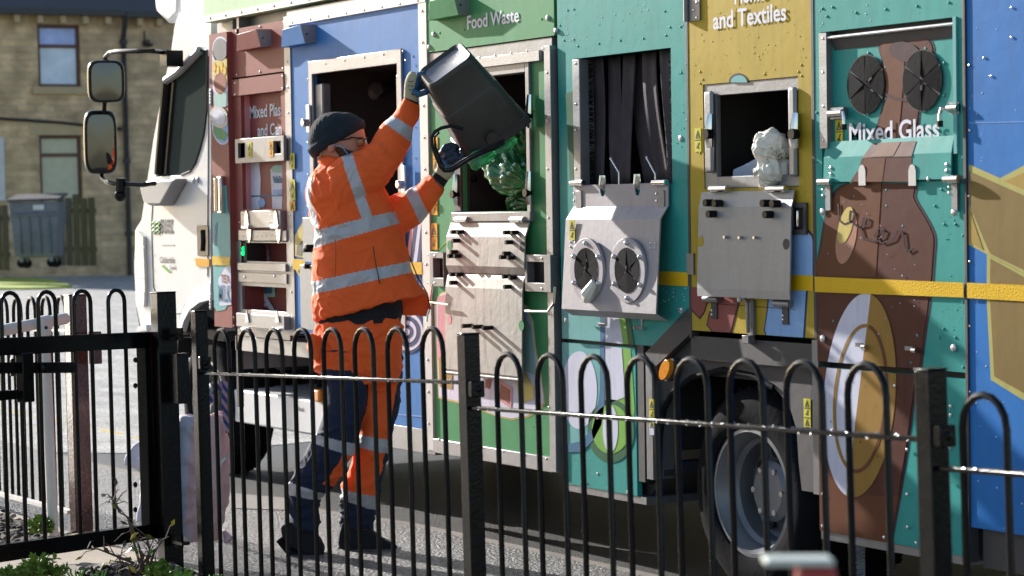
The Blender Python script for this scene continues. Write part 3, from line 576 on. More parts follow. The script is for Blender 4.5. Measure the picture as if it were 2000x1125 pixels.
    b = MB(); q = at(483, 490, .02); b.box(q.x - .035, q.x + .035, .0, .1, q.z - .08, q.z + .06, 'dark'); 
    for k in (-1, 1): b.cyl((q.x + .003 * k, -.002, q.z + .012 * k), (q.x, -.004, q.z + .012 * k), .012, 'led')
    b.build('display_lamp', T)
    for px in (484, 543):
        b = MB(); q = at(px, 622, -.04); b.prism([(q.x - .025, q.z - .02), (q.x + .025, q.z - .02), (q.x, q.z + .045)], -.047, -.041, 'bolt'); b.cyl((q.x - .04, -.05, q.z - .06), (q.x + .04, -.05, q.z - .06), .013, 'chrome'); b.build('hinge', T)
    lampbox(504, 56, 524, 92, 480, 'red')
    b = MB(); q = at(458, 20); b.box(xa, xd - .9, .0, .06, yb - .08, yb - .002, 'alu'); b.build('sill', T, bevel=.003, split=True)
def lampbox(x0, y0, x1, y1, xl_, m):
    """wedge shaped lamp hood: face towards the rear is bright aluminium"""
    b = MB(); X1 = at(x0, y0, -.075).x; ya, za = atx(x0, y0, X1); zt = za; zbm = atx(x0, y1, X1)[1]; X0 = at(xl_, y1 - 4, 0).x; dz = zt - zbm
    v = [(X1, 0, zt), (X1, -.085, zt - dz * .02), (X1, -.06, zbm), (X1, 0, zbm + .005), (X0 + .05, 0, zt), (X0 + .06, -.075, zt - .01), (X0, -.055, zbm), (X0, 0, zbm)]
    b.add(v, [(4, 5, 6, 7), (0, 4, 5, 1), (1, 5, 6, 2), (3, 2, 6, 7)], m); b.add(v, [(0, 1, 2, 3)], 'alu'); b.dome((X1, -.05, (zt + zbm) / 2), .006, 'ink', (1, 0, 0)); b.build('lamp_hood', T, bevel=.003)
P1()
b = MB(); b.box(xb, xc, -.006, .05, Z_(565, 655), Z_(565, 32), 'alu'); 
for k in range(12): b.dome(((xb + xc) / 2, -.006, Z_(568, 120 + k * 50)), .007, 'bolt')
b.build('post', T, bevel=.002)
sticker((567, 300, 576, 330), 'yel', -.007); sticker((567, 351, 577, 391), 'yel', -.007); sticker((566, 393, 577, 412), 'org', -.007)

# -- blue section
def P2():
    zt = Z_(572, 50); zbt = Z_(826, 838); R = (xc, xd, zbt, zt); op = rc(612, 138, 790, 610); op = (op[0], op[1], Z_(612, 630), Z_(620, 140))
    zm = Z_(575, 650); xs = X_(700)
    b = MB(); b.prism([(xc + .002, zm), (xs, zm), (xs, zbt), (xd - .001, zbt), (xd - .001, zt), (xc + .002, zt)], 0, .02, 'blue', [rpoly(op)])
    a = lambda p, m, l: art(b, p, m, l, R)
    for k, c in enumerate(('navyv', 'pwhite', 'navyv', 'pink', 'navyv', 'pink')): a([(826 - k * 7, 425), (832 - k * 7, 425), (822 - k * 7, 512), (815 - k * 7, 512)], c, 2)
    for k in range(5): a([(786 + k * 9, 536), (790 + k * 9, 536), (784 + k * 9, 640), (779 + k * 9, 640)], 'navyv', 2)
    for k, (rx, ry, c) in enumerate(((34, 42, 'navyv'), (30, 37, 'pwhite'), (25, 30, 'navyv'), (18, 22, 'pwhite'), (12, 14, 'navyv'), (6, 7, 'pwhite'))): a(ell(798, 648, rx, ry), c, 3 + k)
    a([(795, 512), (830, 512), (830, 536), (795, 535)], 'tape', 10); a([(576, 505), (600, 507), (600, 528), (576, 526)], 'tape', 10); a([(577, 460), (600, 420), (600, 505), (577, 500)], 'cheese', 3); a([(582, 480), (592, 470), (596, 480), (590, 500), (580, 498)], 'ink', 4); a([(577, 526), (600, 526), (600, 555), (590, 545)], 'cheese', 3)
    a([(775, 808), (830, 813), (830, 815), (775, 810)], 'ltblue', 2)
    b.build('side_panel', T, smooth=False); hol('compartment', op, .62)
    b = MB(); r = (xc - .02, xd, zt, Z_(672, 35)); z2 = zt + .075; b.prism(rpoly((xc - .02, xe - .004, zt, z2)), -.012, .03, 'aluw'); bolts(b, [(575 + 35 * k, 44 - 6.1 * k) for k in range(8)], .008, -.012); b.build('trim_strip', T, bevel=.002)
    b = MB(); o = op; f = .055; Z1 = o[3]; b.prism(rpoly((o[0] - f * .6, o[1] + f * .6, o[2] - f, Z1 + f)), -.014, -.001, 'alu', [rpoly((o[0] + .01, o[1] - .01, o[2] + .01, Z1 - .012))]); bolts(b, [(606, 155 + 62 * k) for k in range(7)] + [(797, 118 + 60 * k) for k in range(8)], .007, -.014); bolts(b, [(640 + 38 * k, 124 - 6 * k) for k in range(5)], .008, -.014); b.build('hatch_frame', T, bevel=.003)
    b = MB(); b.box(o[0] + .012, o[0] + .10, .0, .05, o[2], Z1 - .06, 'steel'); b.box(o[1] - .05, o[1] - .012, .0, .05, o[2], Z1 - .06, 'steel'); b.build('hatch_rail', T, bevel=.008, split=True)
    b = MB(); q = at(626, 160, .3); b.tube([(q.x, .3, q.z), (q.x + .02, .3, q.z - .2), (q.x + .12, .32, q.z - .38)], .022, 'black'); q = at(740, 190, .4); b.tube([(q.x + .15, .4, q.z + .05), (q.x, .38, q.z), (q.x - .15, .4, q.z - .2), (q.x - .4, .42, q.z - .3)], .025, 'rubber'); b.cyl((q.x - .02, .34, q.z - .02), (q.x + .1, .34, q.z + .04), .035, 'steel'); b.build('inner_hose', T)
    for (px, py) in ((604, 232), (790, 352)):
        b = MB(); q = at(px, py, -.02); b.box(q.x - .018, q.x + .018, -.03, -.015, q.z - .07, q.z + .07, 'chrome'); b.cyl((q.x, -.06, q.z - .02), (q.x, -.015, q.z - .02), .02, 'bolt'); b.build('latch', T, bevel=.004)
    b = MB(); r = rc(594, 425, 618, 512, -.05); b.box(r[0], r[1] + .12, -.06, -.045, r[2], r[3], 'flapg'); r = rc(594, 517, 618, 645, -.05); b.box(r[0], r[1] + .12, -.075, -.055, r[2], r[3], 'flapg')
    for p in ((611, 482), (607, 488), (608, 520)): q = at(*p, -.06); b.cyl((q.x, -.1, q.z), (q.x, -.06, q.z), .012, 'black')
    b.build('lower_flap', T, bevel=.003); b = MB(); b.box(xs - .25, xe, .0, .035, Z_(750, 872), zbt, 'alu'); b.build('sill', T, bevel=.003, split=True)
    b = MB(); q = at(621, 774, .08); b.box(q.x - .05, q.x + .05, .06, .1, q.z - .03, q.z + .035, 'lens'); b.build('marker_lamp', T, bevel=.012, seg=3)
    lampbox(590, 47, 612, 85, 568, 'blue')
P2()
b = MB(); b.box(xd, xe, -.010, .05, Z_(835, 878), TOP, 'aluw')
for k in range(14): b.dome(((xd + xe) / 2, -.010, Z_(835, 20 + k * 62)), .008, 'bolt')
b.build('post', T, bevel=.002)
r = (Z_(835, 700),); 
for pz in ((845, 268, 856, 332, 'org'), (842, 382, 855, 420, 'org'), (841, 436, 855, 488, 'org')): sticker(pz[:4], pz[4], -.002)

# -- green section
def P3():
    zt = Z_(842, 102); zbt = Z_(1090, 892); op = rc(905, 152, 1033, 413); op = (X_(905, 380), X_(1033, 380), Z_(1033, 412), Z_(1033, 118))
    R = (xe, xf, Z_(1000, 880), TOP)
    b = MB(); b.prism(rpoly((xe + .002, xg - .002, zt, TOP)), -.006, .02, 'green'); bolts(b, [(850, 67), (1073, 35), (1107 - 18, 60), (841, 92)], .016, -.006, 'bolt', .7); bolts(b, [(909, 58), (861, 64), (1060, 37)], .007, -.006, 'green')
    b.text('Food Waste', (X_(916, 50), X_(1017, 40), Z_(916, 57), Z_(916, 31)), -.009, 'letter'); b.build('side_panel', T, smooth=False)
    b = MB(); b.prism(rpoly((xe + .002, xf - .001, R[2], zt - .07)), 0, .02, 'green', [rpoly(op)])
    a = lambda p, m, l, dy=0: art(b, p, m, l, R)
    blob = [(850, 600), (862, 575), (900, 560), (990, 570), (1028, 600), (1040, 630), (1045, 680), (1056, 730), (1063, 785), (1052, 800), (1030, 812), (1000, 817), (972, 812), (945, 800), (900, 785), (858, 775)]
    a([(p[0] + (2 if p[0] > 950 else -2), p[1] + (3 if p[1] > 700 else -2)) for p in blob], 'cheese', 1); a(blob, 'pwhite', 2); a([(856, 580), (885, 570), (885, 700), (868, 740), (856, 700)], 'pink', 3); a([(1020, 610), (1040, 640), (1045, 690), (1050, 735), (1020, 720), (1012, 640)], 'mint', 3)
    a([(1022, 720), (1045, 758), (1043, 780), (1016, 788), (1010, 745)], 'cheese', 4); a([(858, 700), (872, 690), (885, 720), (885, 760), (860, 755)], 'ltan', 4); a([(950, 742), (962, 738), (958, 760), (949, 756)], 'toast', 4)
    a([(976, 740), (1003, 757), (1000, 798), (973, 780)], 'pink', 4); a([(980, 750), (998, 762), (996, 788), (978, 776)], 'toast', 5); drops(b, (xe, xf, R[2], Z_(900, 700)), 50, 'mint')
    a([(846, 500), (905, 430), (1033, 425), (1033, 436), (905, 440)], 'lime', 1)
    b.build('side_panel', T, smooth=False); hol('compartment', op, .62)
    b = MB(); b.box(xe, xg - .03, -.001, .03, zt - .07, zt - .004, 'steel'); b.box(xe + .30, xf - .04, -.022, -.002, Z_(1070, 118), Z_(1070, 97), 'alu'); bolts(b, [(945 + 31 * k, 112 - 4.3 * k) for k in range(5)], .007, -.022)
    b.box(xf, xg - .012, -.022, .03, Z_(1080, 920), Z_(1080, 89), 'alu'); bolts(b, [(1077, 142), (1078, 235), (1078, 330), (1080, 425), (1080, 612), (1081, 795)], .007, -.022)
    b.box(xg - .011, xh, .01, .03, Z_(1090, 920), TOP, 'gap'); b.build('hatch_frame', T, bevel=.002)
    b = MB(); o = op; b.box(o[0] - .07, o[0] - .002, -.012, .04, o[2], Z_(905, 250), 'archgrey'); b.box(o[1] + .002, o[1] + .035, -.012, .04, o[2] - .02, o[3], 'steel'); b.box(o[0], o[1], -.01, .04, o[3] - .05, o[3] - .002, 'steel'); b.box(o[0] - .07, o[1] + .05, -.025, .02, o[2] - .045, o[2] - .002, 'steel'); b.build('hatch_rail', T, bevel=.004, split=True)
    for (px, py) in ((1035, 222), (1034, 372), (891, 375)):
        b = MB(); q = at(px, py, -.02); b.tube([(q.x, -.02, q.z + .08), (q.x, -.025, q.z), (q.x, -.02, q.z - .06)], [.012, .017, .012], 'chrome'); b.cyl((q.x, -.045, q.z - .01), (q.x, -.015, q.z - .01), .018, 'black'); b.build('latch', T)
    def flap(name, pr, px1, m, knobs, Y0, holes):
        X0 = at(pr[0][0], pr[0][1], Y0).x; X1 = at(px1[0], px1[1], Y0).x; P = [atx(a_, c_, X0) for a_, c_ in pr]; b = MB(); t = .006
        for i in range(len(P) - 1):
            (ya, za), (yb_, zb_) = P[i], P[i + 1]; b.slab((X0, ya, za), (X1, ya, za), (X1, yb_, zb_), (X0, yb_, zb_), (0, t, 0), m)
        ym = lambda z: next((P[i][0] + (P[i + 1][0] - P[i][0]) * (z - P[i][1]) / (P[i + 1][1] - P[i][1]) for i in range(len(P) - 1) if P[i + 1][1] <= z <= P[i][1]), P[-1][0])
        o = b.build(name, T, smooth=False)
        for kx, ky, L_ in knobs:
            q = at(kx, ky, Y0 - .02); yy = ym(q.z); q = at(kx, ky, yy); b = MB(); b.cyl((q.x, yy - L_, q.z), (q.x, yy, q.z), .0095 if L_ > .02 else .006, 'black' if L_ > .02 else 'bolt', 10)
            k = b.build('stud', o)
        for hx_, hy_, hm in holes: b = MB(); q = at(hx_, hy_, Y0 - .025); yy = ym(q.z); b.prism(ell(q.x, q.z, .022, .022, 20), yy - .0015, yy - .0005, hm); b.build('peephole', o, smooth=False)
        return o
    flap('drop_flap', [(880, 435), (877, 447), (872, 462), (871, 518), (876, 532)], (1033, 437), 'flap', [(x, y, .035) for x, y in ((894, 453), (906, 453), (997, 454), (1012, 454), (897, 470), (1001, 473), (893, 492), (900, 500), (888, 500), (996, 495), (1005, 503), (990, 502))], -.02, [(878, 479, 'green'), (1020, 482, 'archgrey')])
    flap('drop_flap', [(876, 533), (873, 541), (870, 560), (869, 720), (873, 730)], (1026, 543), 'flap', [(x, y, .035) for x, y in ((892, 536), (904, 536), (995, 540), (1008, 542), (892, 552), (998, 560))] + [(x, y, .05) for x, y in ((922, 636), (942, 638), (962, 640))], -.03, [(876, 624, 'pink'), (1017, 636, 'green')])
    b = MB(); q0 = at(872, 727, -.04); q1 = at(1020, 742, -.04); b.cyl((q0.x, -.045, q0.z), (q1.x, -.045, q1.z + .0), .009, 'flap'); b.build('hinge_rod', T)
    for px in (902, 1011):
        b = MB(); q = at(px, 429, -.03); b.cyl((q.x - .055, -.03, q.z), (q.x + .055, -.03, q.z), .013, 'chrome'); b.build('hinge', T)
    # side grab boxes with wire handles
    for (x0, y0, x1, y1, h0, h1_, w_) in ((846, 492, 874, 560, (853, 504, 873, 543), 0, [(845, 556), (840, 590), (876, 595)]), (1032, 497, 1084, 571, (1037, 511, 1071, 553), 0, [(1084, 560), (1082, 592), (1070, 608), (1026, 607)])):
        r = rc(x0, y0, x1, y1, -.02); h = rc(*h0, -.02); b = MB(); b.prism(rpoly(r), -.04, -.002, 'steel', [rpoly(h)]); b.box(h[0], h[1], -.004, -.002, h[2], h[3], 'gap'); bolts(b, [(x0 + 5, y0 + 6), (x0 + 5, y1 - 8), (x1 - 10, y0 + 7), (x1 - 10, y1 - 8)], .007, -.04); b.build('grab_box', T, bevel=.006)
        b = MB(); b.tube([at(p[0], p[1], -.07) for p in w_], .006, 'chrome'); b.build('wire_handle', T)
    b = MB(); b.box(xe, xf, -.012, .03, Z_(1018, 912), R[2], 'alu'); bolts(b, [(862 + 42 * k, 858 + 7.6 * k) for k in range(6)], .008, -.012); b.build('sill', T, bevel=.003, split=True)
    lampbox(889, -12, 910, 30, 856, 'green')
P3()

# -- teal section with the bottle-bank flap
def P4():
    op = (X_(1124, 200), X_(1313, 200), Z_(1200, 362), Z_(1217, 104)); R = (xh, xi, Z_(1095, 661), TOP); zc_ = Z_(1347, 610); zlow = Z_(1300, 678)
    b = MB(); b.prism([(xh, R[2]), (X_(1300, 670), zlow), (xi, zc_), (xi, TOP), (xh, TOP)], -.004, .02, 'teal', [rpoly(op)])
    a = lambda p, m, l: art(b, p, m, l, (xh + .002, xi, zlow, TOP), -.004)
    a([(1105, 183), (1120, 178), (1121, 360), (1114, 361)], 'dgreen', 1); a([(1095, 600), (1174, 606), (1174, 667), (1095, 660)], 'lteal', 1); a([(1173, 610), (1182, 611), (1182, 668), (1173, 667)], 'steelblue', 2); a([(1182, 612), (1210, 616), (1218, 672), (1182, 668)], 'pwhite', 1)
    a([(1210, 616), (1221, 617), (1228, 672), (1218, 672)], 'lime', 2); a([(1221, 617), (1231, 618), (1240, 674), (1228, 672)], 'dgreen', 2); a([(1280, 529), (1345, 532), (1345, 559), (1280, 556)], 'tape', 3)
    bolts(b, [(1331, 270), (1331, 605)], .016, -.004, 'bolt', .4); bolts(b, [(1107, 625)], .015, -.004, 'bolt', .4); bolts(b, [(1110, 20), (1122, 18), (1103, 79), (1122, 77), (1130, 90), (1171, 85), (1213, 79), (1258, 75), (1302, 69), (1310, 53), (1331, 52), (1343, 16), (1342, 126), (1332, 142), (1343, 235), (1300, 22), (1095, 50)], .0065, -.004, 'teal'); drops(b, (xh + .02, xi - .02, op[3] + .02, 2.3), 70, 'pwhite', -.004)
    drops(b, (X_(1290), xi - .02, zc_ + .02, Z_(1320, 562)), 26, 'pwhite', -.004); drops(b, (X_(1317), xi - .02, zc_ + .02, op[3]), 40, 'teal', -.004)
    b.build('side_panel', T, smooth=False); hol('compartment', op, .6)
    b = MB(); b.box(op[0] - .002, X_(1137, 200), -.012, .06, op[2], op[3] - .004, 'alu'); bolts(b, [(1129, 124), (1129, 203), (1129, 254), (1129, 330)], .007, -.012); b.build('hatch_rail', T, bevel=.003, split=True)
    # hanging rubber strips and brush
    x = X_(1139, 200)
    for k, (wd, dx, yy) in enumerate(((.06, .0, .05), (.075, .03, .07), (.07, -.03, .06), (.08, .06, .09), (.08, .06, .065), (.06, .03, .05))):
        x0 = (X_(1140, 200), X_(1158, 200), X_(1192, 200), X_(1200, 200), X_(1232, 200), X_(1272, 200))[k]; x1_ = x0 + wd * 1.25; n = 10; b = MB(); vs = []
        for i in range(n + 1):
            t = i / n; z = op[3] + .0 - (op[3] - op[2]) * t
            for s in range(5):
                u = s / 4; vs.append((x0 + (x1_ - x0) * u + dx * t * t * 1.2, yy + .007 * math.sin(t * 4 + k) + .012 * math.sin(u * 3.1), z))
        b.add(vs, [(i * 5 + s, i * 5 + s + 1, i * 5 + s + 6, i * 5 + s + 5) for i in range(n) for s in range(4)], 'curtain'); o = b.build('rubber_strip', T); md = o.modifiers.new('s', 'SOLIDIFY'); md.thickness = .004
    b = MB(); 
    for i in range(500):
        z = R_.uniform(op[2], op[3]); xx = X_(1312, 200); b.tube([(xx, .02, z), (xx - R_.uniform(.02, .035), .015 + R_.uniform(-.01, .01), z + R_.uniform(-.008, .008))], .0012, 'black', 3, caps=False)
        if i % 2: xx = X_(1138, 200); b.tube([(xx, .03, z), (xx + R_.uniform(.02, .04), .03, z + R_.uniform(-.008, .008))], .0015, 'black', 3, caps=False)
    b.build('brush_seal', T)
    # flap
    X0 = at(1123, 363, -.012).x; X1 = at(1308, 365, -.012).x; P = [(-.012, Z_(1123, 362, -.012)), atx(1120, 404, X0), atx(1105, 429, X0), atx(1097, 603, X0), (atx(1110, 616, X0)[0] + .02, atx(1110, 616, X0)[1])]
    b = MB(); t = .006; zn = Z_(1176, 384, -.014); nx = [X_(1180, 370, -.013), X_(1248, 370, -.013)]; top = [(X0, P[0][1])]
    for c in nx: top += [(c - .02, P[0][1]), (c - .02, zn + .02), (c - .012, zn + .004), (c, zn), (c + .012, zn + .004), (c + .02, zn + .02), (c + .02, P[0][1])]
    top += [(X1, P[0][1]), (X1, P[1][1]), (X0, P[1][1])]; b.prism(top, P[1][0], P[1][0] + t, 'flapp')
    for i in range(1, 4):
        (ya, za), (yb_, zb_) = P[i], P[i + 1]; b.slab((X0, ya, za), (X1, ya, za), (X1, yb_, zb_), (X0, yb_, zb_), (0, t, 0), 'flapp')
    f = b.build('bottle_flap', T, smooth=False); yf = (P[2][0] + P[3][0]) / 2
    def yat(z): return P[2][0] + (P[3][0] - P[2][0]) * (P[2][1] - z) / (P[2][1] - P[3][1])
    for cx, cy in ((1151, 527), (1231, 528)):
        q = at(cx, cy, yf); y = yat(q.z); b = MB(); b.prism(ell(q.x, q.z, .128, .128, 40), y - .014, y - .0005, 'flapp', [ell(q.x, q.z, .088, .088, 40)]); 
        for k in range(6): an = math.radians(60 * k + 90); b.dome((q.x + .108 * math.cos(an), y - .014, q.z + .108 * math.sin(an)), .011, 'bolt', (0, -1, 0), 8, 1)
        rg = b.build('ring', f, bevel=.002); star(b2 := MB(), q.x, q.z, .089, y - .016, cx < 1200); b2.build('rubber_star', f, smooth=False)
    b = MB(); q = at(1158, 560, yf); b.tube([(q.x + .05, yf - .02, q.z + .02), (q.x + .01, yf - .03, q.z - .03), (q.x - .02, yf - .02, q.z - .05)], [.018, .03, .02], 'wbag'); b.build('torn_paper', f)
    b = MB()
    for (sx, sy) in ((1112, 473), (1121, 473), (1112, 482), (1121, 482), (1268, 475), (1278, 475), (1268, 485), (1278, 485)): q = at(sx, sy, yf); b.dome((q.x, yat(q.z) - .0005, q.z), .005, 'bolt', (0, -1, 0), 6, 1)
    b.build('rivets', f)
    for c in nx:
        b = MB(); b.tube([(c, .0, zn + .03), (c, -.02, zn + .05), (c, -.02, zn + .085)], [.016, .017, .013], 'chrome', 10, flat=.4); b.build('lock_tab', T)
    for px in (1132, 1293):
        q = at(px, 372, -.02); b = MB(); b.box(q.x - .022, q.x + .022, -.026, -.018, q.z - .09, q.z + .0, 'steel'); b.cyl((q.x - .05, -.028, q.z + .03), (q.x + .045, -.028, q.z + .03), .013, 'chrome'); bolts(b, [(px, 378), (px, 392)], .008, -.026); b.build('hinge', T, bevel=.002)
    for p in (((1193, 310), (1209, 337), (1209, 361)), ((1263, 308), (1280, 340), (1280, 360))):
        b = MB(); b.tube([at(x, y, -.02) for x, y in p], .004, 'bolt'); b.dome(at(p[0][0], p[0][1], -.02), .007, 'aluw', (0, -1, 0)); b.build('stay_rod', T)
    sticker((1112, 430, 1123, 469), 'yel', yf + .004)
    for px, py in ((1176, 634), (1247, 640)):
        b = MB(); q = at(px, py, -.02); b.tube([(q.x - .03, -.02, q.z), (q.x + .03, -.02, q.z), (q.x + .03, -.02, q.z + .04), (q.x + .07, -.02, q.z + .04)], .007, 'chrome'); b.build('catch', T)
    # lower teal locker
    zt = Z_(1095, 668); z0 = Z_(1107, 944); x1 = X_(1244, 800); L = (xh, x1, z0, zt); b = MB(); b.prism(rpoly(L), -.004, .02, 'teal'); a = lambda p, m, l: art(b, p, m, l, L, -.004)
    a([(1095, 668), (1174, 675), (1180, 800), (1150, 870), (1095, 880)], 'lteal', 1); a(ell(1120, 812, 63, 88), 'steelblue', 2, ) if 0 else None
    a([(1173, 670), (1182, 675), (1182, 790), (1176, 830), (1160, 860), (1138, 882), (1095, 884), (1095, 870), (1135, 862), (1158, 838), (1168, 800), (1173, 760)], 'steelblue', 3); a(ell(1132, 762, 35, 76), 'pwhite', 2); a([(1182, 675), (1215, 680), (1222, 775), (1190, 788), (1182, 780)], 'pwhite', 2)
    a([(1215, 680), (1232, 682), (1240, 800), (1232, 850), (1190, 850), (1186, 788), (1222, 775)], 'lime', 1); a(ell(1194, 842, 46, 62), 'dgreen', 2); a(ell(1194, 838, 37, 48), 'lime', 3); a(ell(1194, 838, 15, 46), 'pwhite', 4); drops(b, L, 60, 'pwhite', -.004); bolts(b, [(1110, 885), (1110, 938), (1169, 925), (1148, 944), (1228, 905), (1228, 960), (1228, 850)], .008, -.004); b.build('locker_door', T, smooth=False)
    b = MB(); b.box(xh, x1 + .06, .0, .4, z0 - .03, z0 - .001, 'steel'); b.box(xh, X_(1300), .02, .4, zt, zt + .04, 'archgrey'); b.build('sill', T, smooth=False, split=True)
P4_later = P4
def star(b, x, z, r, y, torn):
    n = 6
    for k in range(n):
        a0, a1 = math.radians(90 + 60 * k), math.radians(150 + 60 * k); dd = .012 * ((k * 5) % 3) + (.03 if torn and k in (0, 5) else 0)
        P = [(x + r * math.cos(a0 + (a1 - a0) * i / 6), y, z + r * math.sin(a0 + (a1 - a0) * i / 6)) for i in range(7)]; P.append((x + .006 * math.cos((a0 + a1) / 2), y - .004 + dd * .3, z + .006 * math.sin((a0 + a1) / 2))); b.add(P, [tuple(range(8))], 'rubber')
    b.prism(ell(x, z, r, r, 30), y + .0115, y + .013, 'gap')
P4()

# -- ochre section
def P5():
    R = (xj, xk, Z_(1400, 648), TOP); zr = R[2]; op = (X_(1376, 300), X_(1562, 300), Z_(1470, 367), Z_(1468, 157))
    b = MB(); b.prism(rpoly(R), -.004, .02, 'ochre', [rpoly(op)]); a = lambda p, m, l: art(b, p, m, l, R, -.004)
    a(ell(1443, 160, 19, 17, 16, 180, 360), 'plum', 1, ); a(ell(1444, 161, 16, 14, 16, 180, 360), 'lteal', 2)
    a([(1546, 455), (1560, 447), (1576, 444), (1588, 458), (1592, 470), (1592, 538), (1545, 538)], 'plum', 1); a([(1546, 459), (1560, 451), (1575, 449), (1586, 462), (1588, 472), (1588, 538), (1545, 538)], 'ltblue', 2); a([(1545, 537), (1592, 538), (1592, 568), (1545, 567)], 'tape', 3)
    a([(1350, 560), (1404, 568), (1382, 594), (1376, 612), (1367, 624), (1352, 608)], 'plum', 1); a([(1350, 560), (1402, 567), (1380, 593), (1375, 610), (1367, 620), (1352, 604)], 'red', 2); a([(1403, 567), (1450, 574), (1430, 651), (1391, 649), (1380, 635), (1384, 614)], 'plum', 1); a([(1405, 567), (1447, 574), (1427, 649), (1393, 647), (1383, 634), (1387, 614)], 'red', 2)
    a([(1500, 572), (1578, 566), (1572, 664), (1496, 658), (1492, 645), (1498, 605)], 'navyv', 1); a([(1504, 572), (1575, 566), (1569, 662), (1498, 655), (1495, 644), (1501, 605)], 'ltblue', 2); a([(1394, 592), (1555, 604), (1555, 605), (1394, 593.5)], 'plum', 3)
    b.text('and Textiles', (X_(1396, 50), X_(1539, 40), Z_(1396, 57), Z_(1396, 24)), -.008, 'letter'); b.text('Home', (X_(1438, 0), X_(1499, 0), Z_(1438, 8), Z_(1438, -26)), -.008, 'letter')
    bolts(b, [(1369, 140), (1374, 155), (1369, 163), (1369, 231), (1369, 299), (1567, 127), (1561, 140), (1567, 148), (1567, 220), (1567, 291), (1495, 145), (1368, 3), (1495, -3), (1567, 364), (1562, 373)], .0065, -.004, 'ochre'); drops(b, (xj + .02, xk - .02, op[3] + .02, 2.2), 120, 'cheese', -.004); drops(b, (X_(1564), xk - .02, zr + .3, op[3] + .02), 18, 'cheese', -.004)
    b.build('side_panel', T, smooth=False); hol('compartment', op, .6)
    b = MB(); o = op; b.prism(rpoly((o[0] + .001, o[1] - .001, o[2] + .001, o[3] - .001)), .0, .02, 'steel', [rpoly((X_(1400, 300), X_(1548, 300), o[2] + .045, o[3] - .045))]); b.build('hatch_frame', T, bevel=.002)
    b = MB(); z1 = Z_(1390, 178); z0 = Z_(1390, 338); b.box(X_(1383, 250), X_(1398, 250), -.02, -.001, z0, z1, 'alu'); b.box(X_(1547, 250), X_(1561, 250), -.02, -.001, Z_(1552, 345), Z_(1552, 170), 'alu'); b.build('hatch_rail', T, bevel=.01, split=True)
    for px in (1384, 1551):
        b = MB(); q = at(px, 262, -.03); b.tube([(q.x, -.022, q.z + .075), (q.x, -.03, q.z), (q.x, -.024, q.z - .05)], [.012, .02, .012], 'chrome'); b.cyl((q.x + .01, -.052, q.z - .0), (q.x + .01, -.025, q.z), .019, 'black'); b.build('latch', T)
    b = MB(); q = at(1357, 20, -.006); b.box(X_(1345, 20), X_(1371, 20), -.012, -.005, Z_(1357, 41), Z_(1357, -5), 'steel'); b.cyl((X_(1347, 20), -.016, Z_(1350, 42)), (X_(1347, 20), -.016, Z_(1350, -5)), .011, 'steel'); bolts(b, [(1366, 5), (1360, 20), (1366, 35)], .009, -.012); b.build('hinge', T)
    b = MB(); b.box(X_(1346, 500), X_(1359, 500), -.012, -.005, Z_(1350, 536), Z_(1350, 495), 'steel'); b.build('hinge', T)
    sticker((1357, 251, 1370, 296), 'yel', -.005)
    # flap
    X0 = at(1370, 375, -.02).x; X1 = at(1551, 375, -.02).x; P = [atx(a_, c_, X0) for a_, c_ in ((1370, 375), (1368, 391), (1364.5, 405), (1361.5, 562), (1362, 578))]; b = MB()
    for i in range(4): (ya, za), (yb_, zb_) = P[i], P[i + 1]; b.slab((X0, ya, za), (X1, ya, za), (X1, yb_, zb_), (X0, yb_, zb_), (0, .006, 0), 'flapg')
    f = b.build('drop_flap', T, smooth=False); yf = P[2][0]
    for kx, ky, rr, L_ in [(x, y, .014, .035) for x, y in ((1391, 396), (1409, 397), (1503, 397), (1522, 398), (1397, 418), (1508, 419))] + [(x, y, .006, .02) for x, y in ((1422, 463), (1451, 464), (1480, 464))]:
        q = at(kx, ky, yf); b = MB(); b.cyl((q.x, yf - L_, q.z), (q.x, yf, q.z), rr, 'black' if rr > .01 else 'bolt', 12); b.build('stud', f)
    for hx_, hy_, hm in ((1371, 472, 'ochre'), (1538, 477, 'archgrey')): b = MB(); q = at(hx_, hy_, yf); b.prism(ell(q.x, q.z, .02, .02, 20), yf - .006, yf - .004, hm); b.build('peephole', f, smooth=False)
    for px in (1407, 1520):
        b = MB(); q = at(px, 369, -.025); b.cyl((q.x - .055, -.03, q.z), (q.x + .055, -.03, q.z), .014, 'chrome'); b.build('hinge', T)
    r = rc(1548, 396, 1577, 458, -.01); h = rc(1550, 406, 1571, 448, -.01); b = MB(); b.prism(rpoly(r), -.016, -.005, 'archgrey', [rpoly(h)]); b.box(h[0], h[1], -.007, -.005, h[2], h[3], 'gap'); b.tube([(h[1] - .01, -.03, h[2] + .01), (h[1] - .01, -.03, h[3] - .01)], .005, 'chrome'); b.build('grab_box', T, bevel=.003)
    b = MB(); P = [(1444, 585), (1455, 583), (1460, 592), (1461, 650)]; b.tube([at(x, y, -.03) for x, y in P], .007, 'steel'); q = at(1464, 618, -.02); b.box(q.x - .012, q.x + .02, -.02, -.005, q.z - .07, q.z + .06, 'steel'); b.dome(at(1444, 585, -.035), .012, 'aluw'); q = at(1464, 660, -.01); b.box(q.x - .02, q.x + .02, -.03, .0, q.z - .02, q.z + .01, 'steel'); b.build('door_bolt', T, bevel=.002)
    for px, py in ((1395, 602), (1534, 612)):
        b = MB(); q = at(px, py, -.01); b.box(q.x - .018, q.x + .018, -.012, -.005, q.z - .04, q.z + .06, 'archgrey'); b.cyl((q.x - .05, -.02, q.z + .035), (q.x + .045, -.02, q.z + .035), .013, 'steel'); bolts(b, [(px, py + 4), (px, py + 12)], .006, -.012); b.build('hinge', T)
P5()

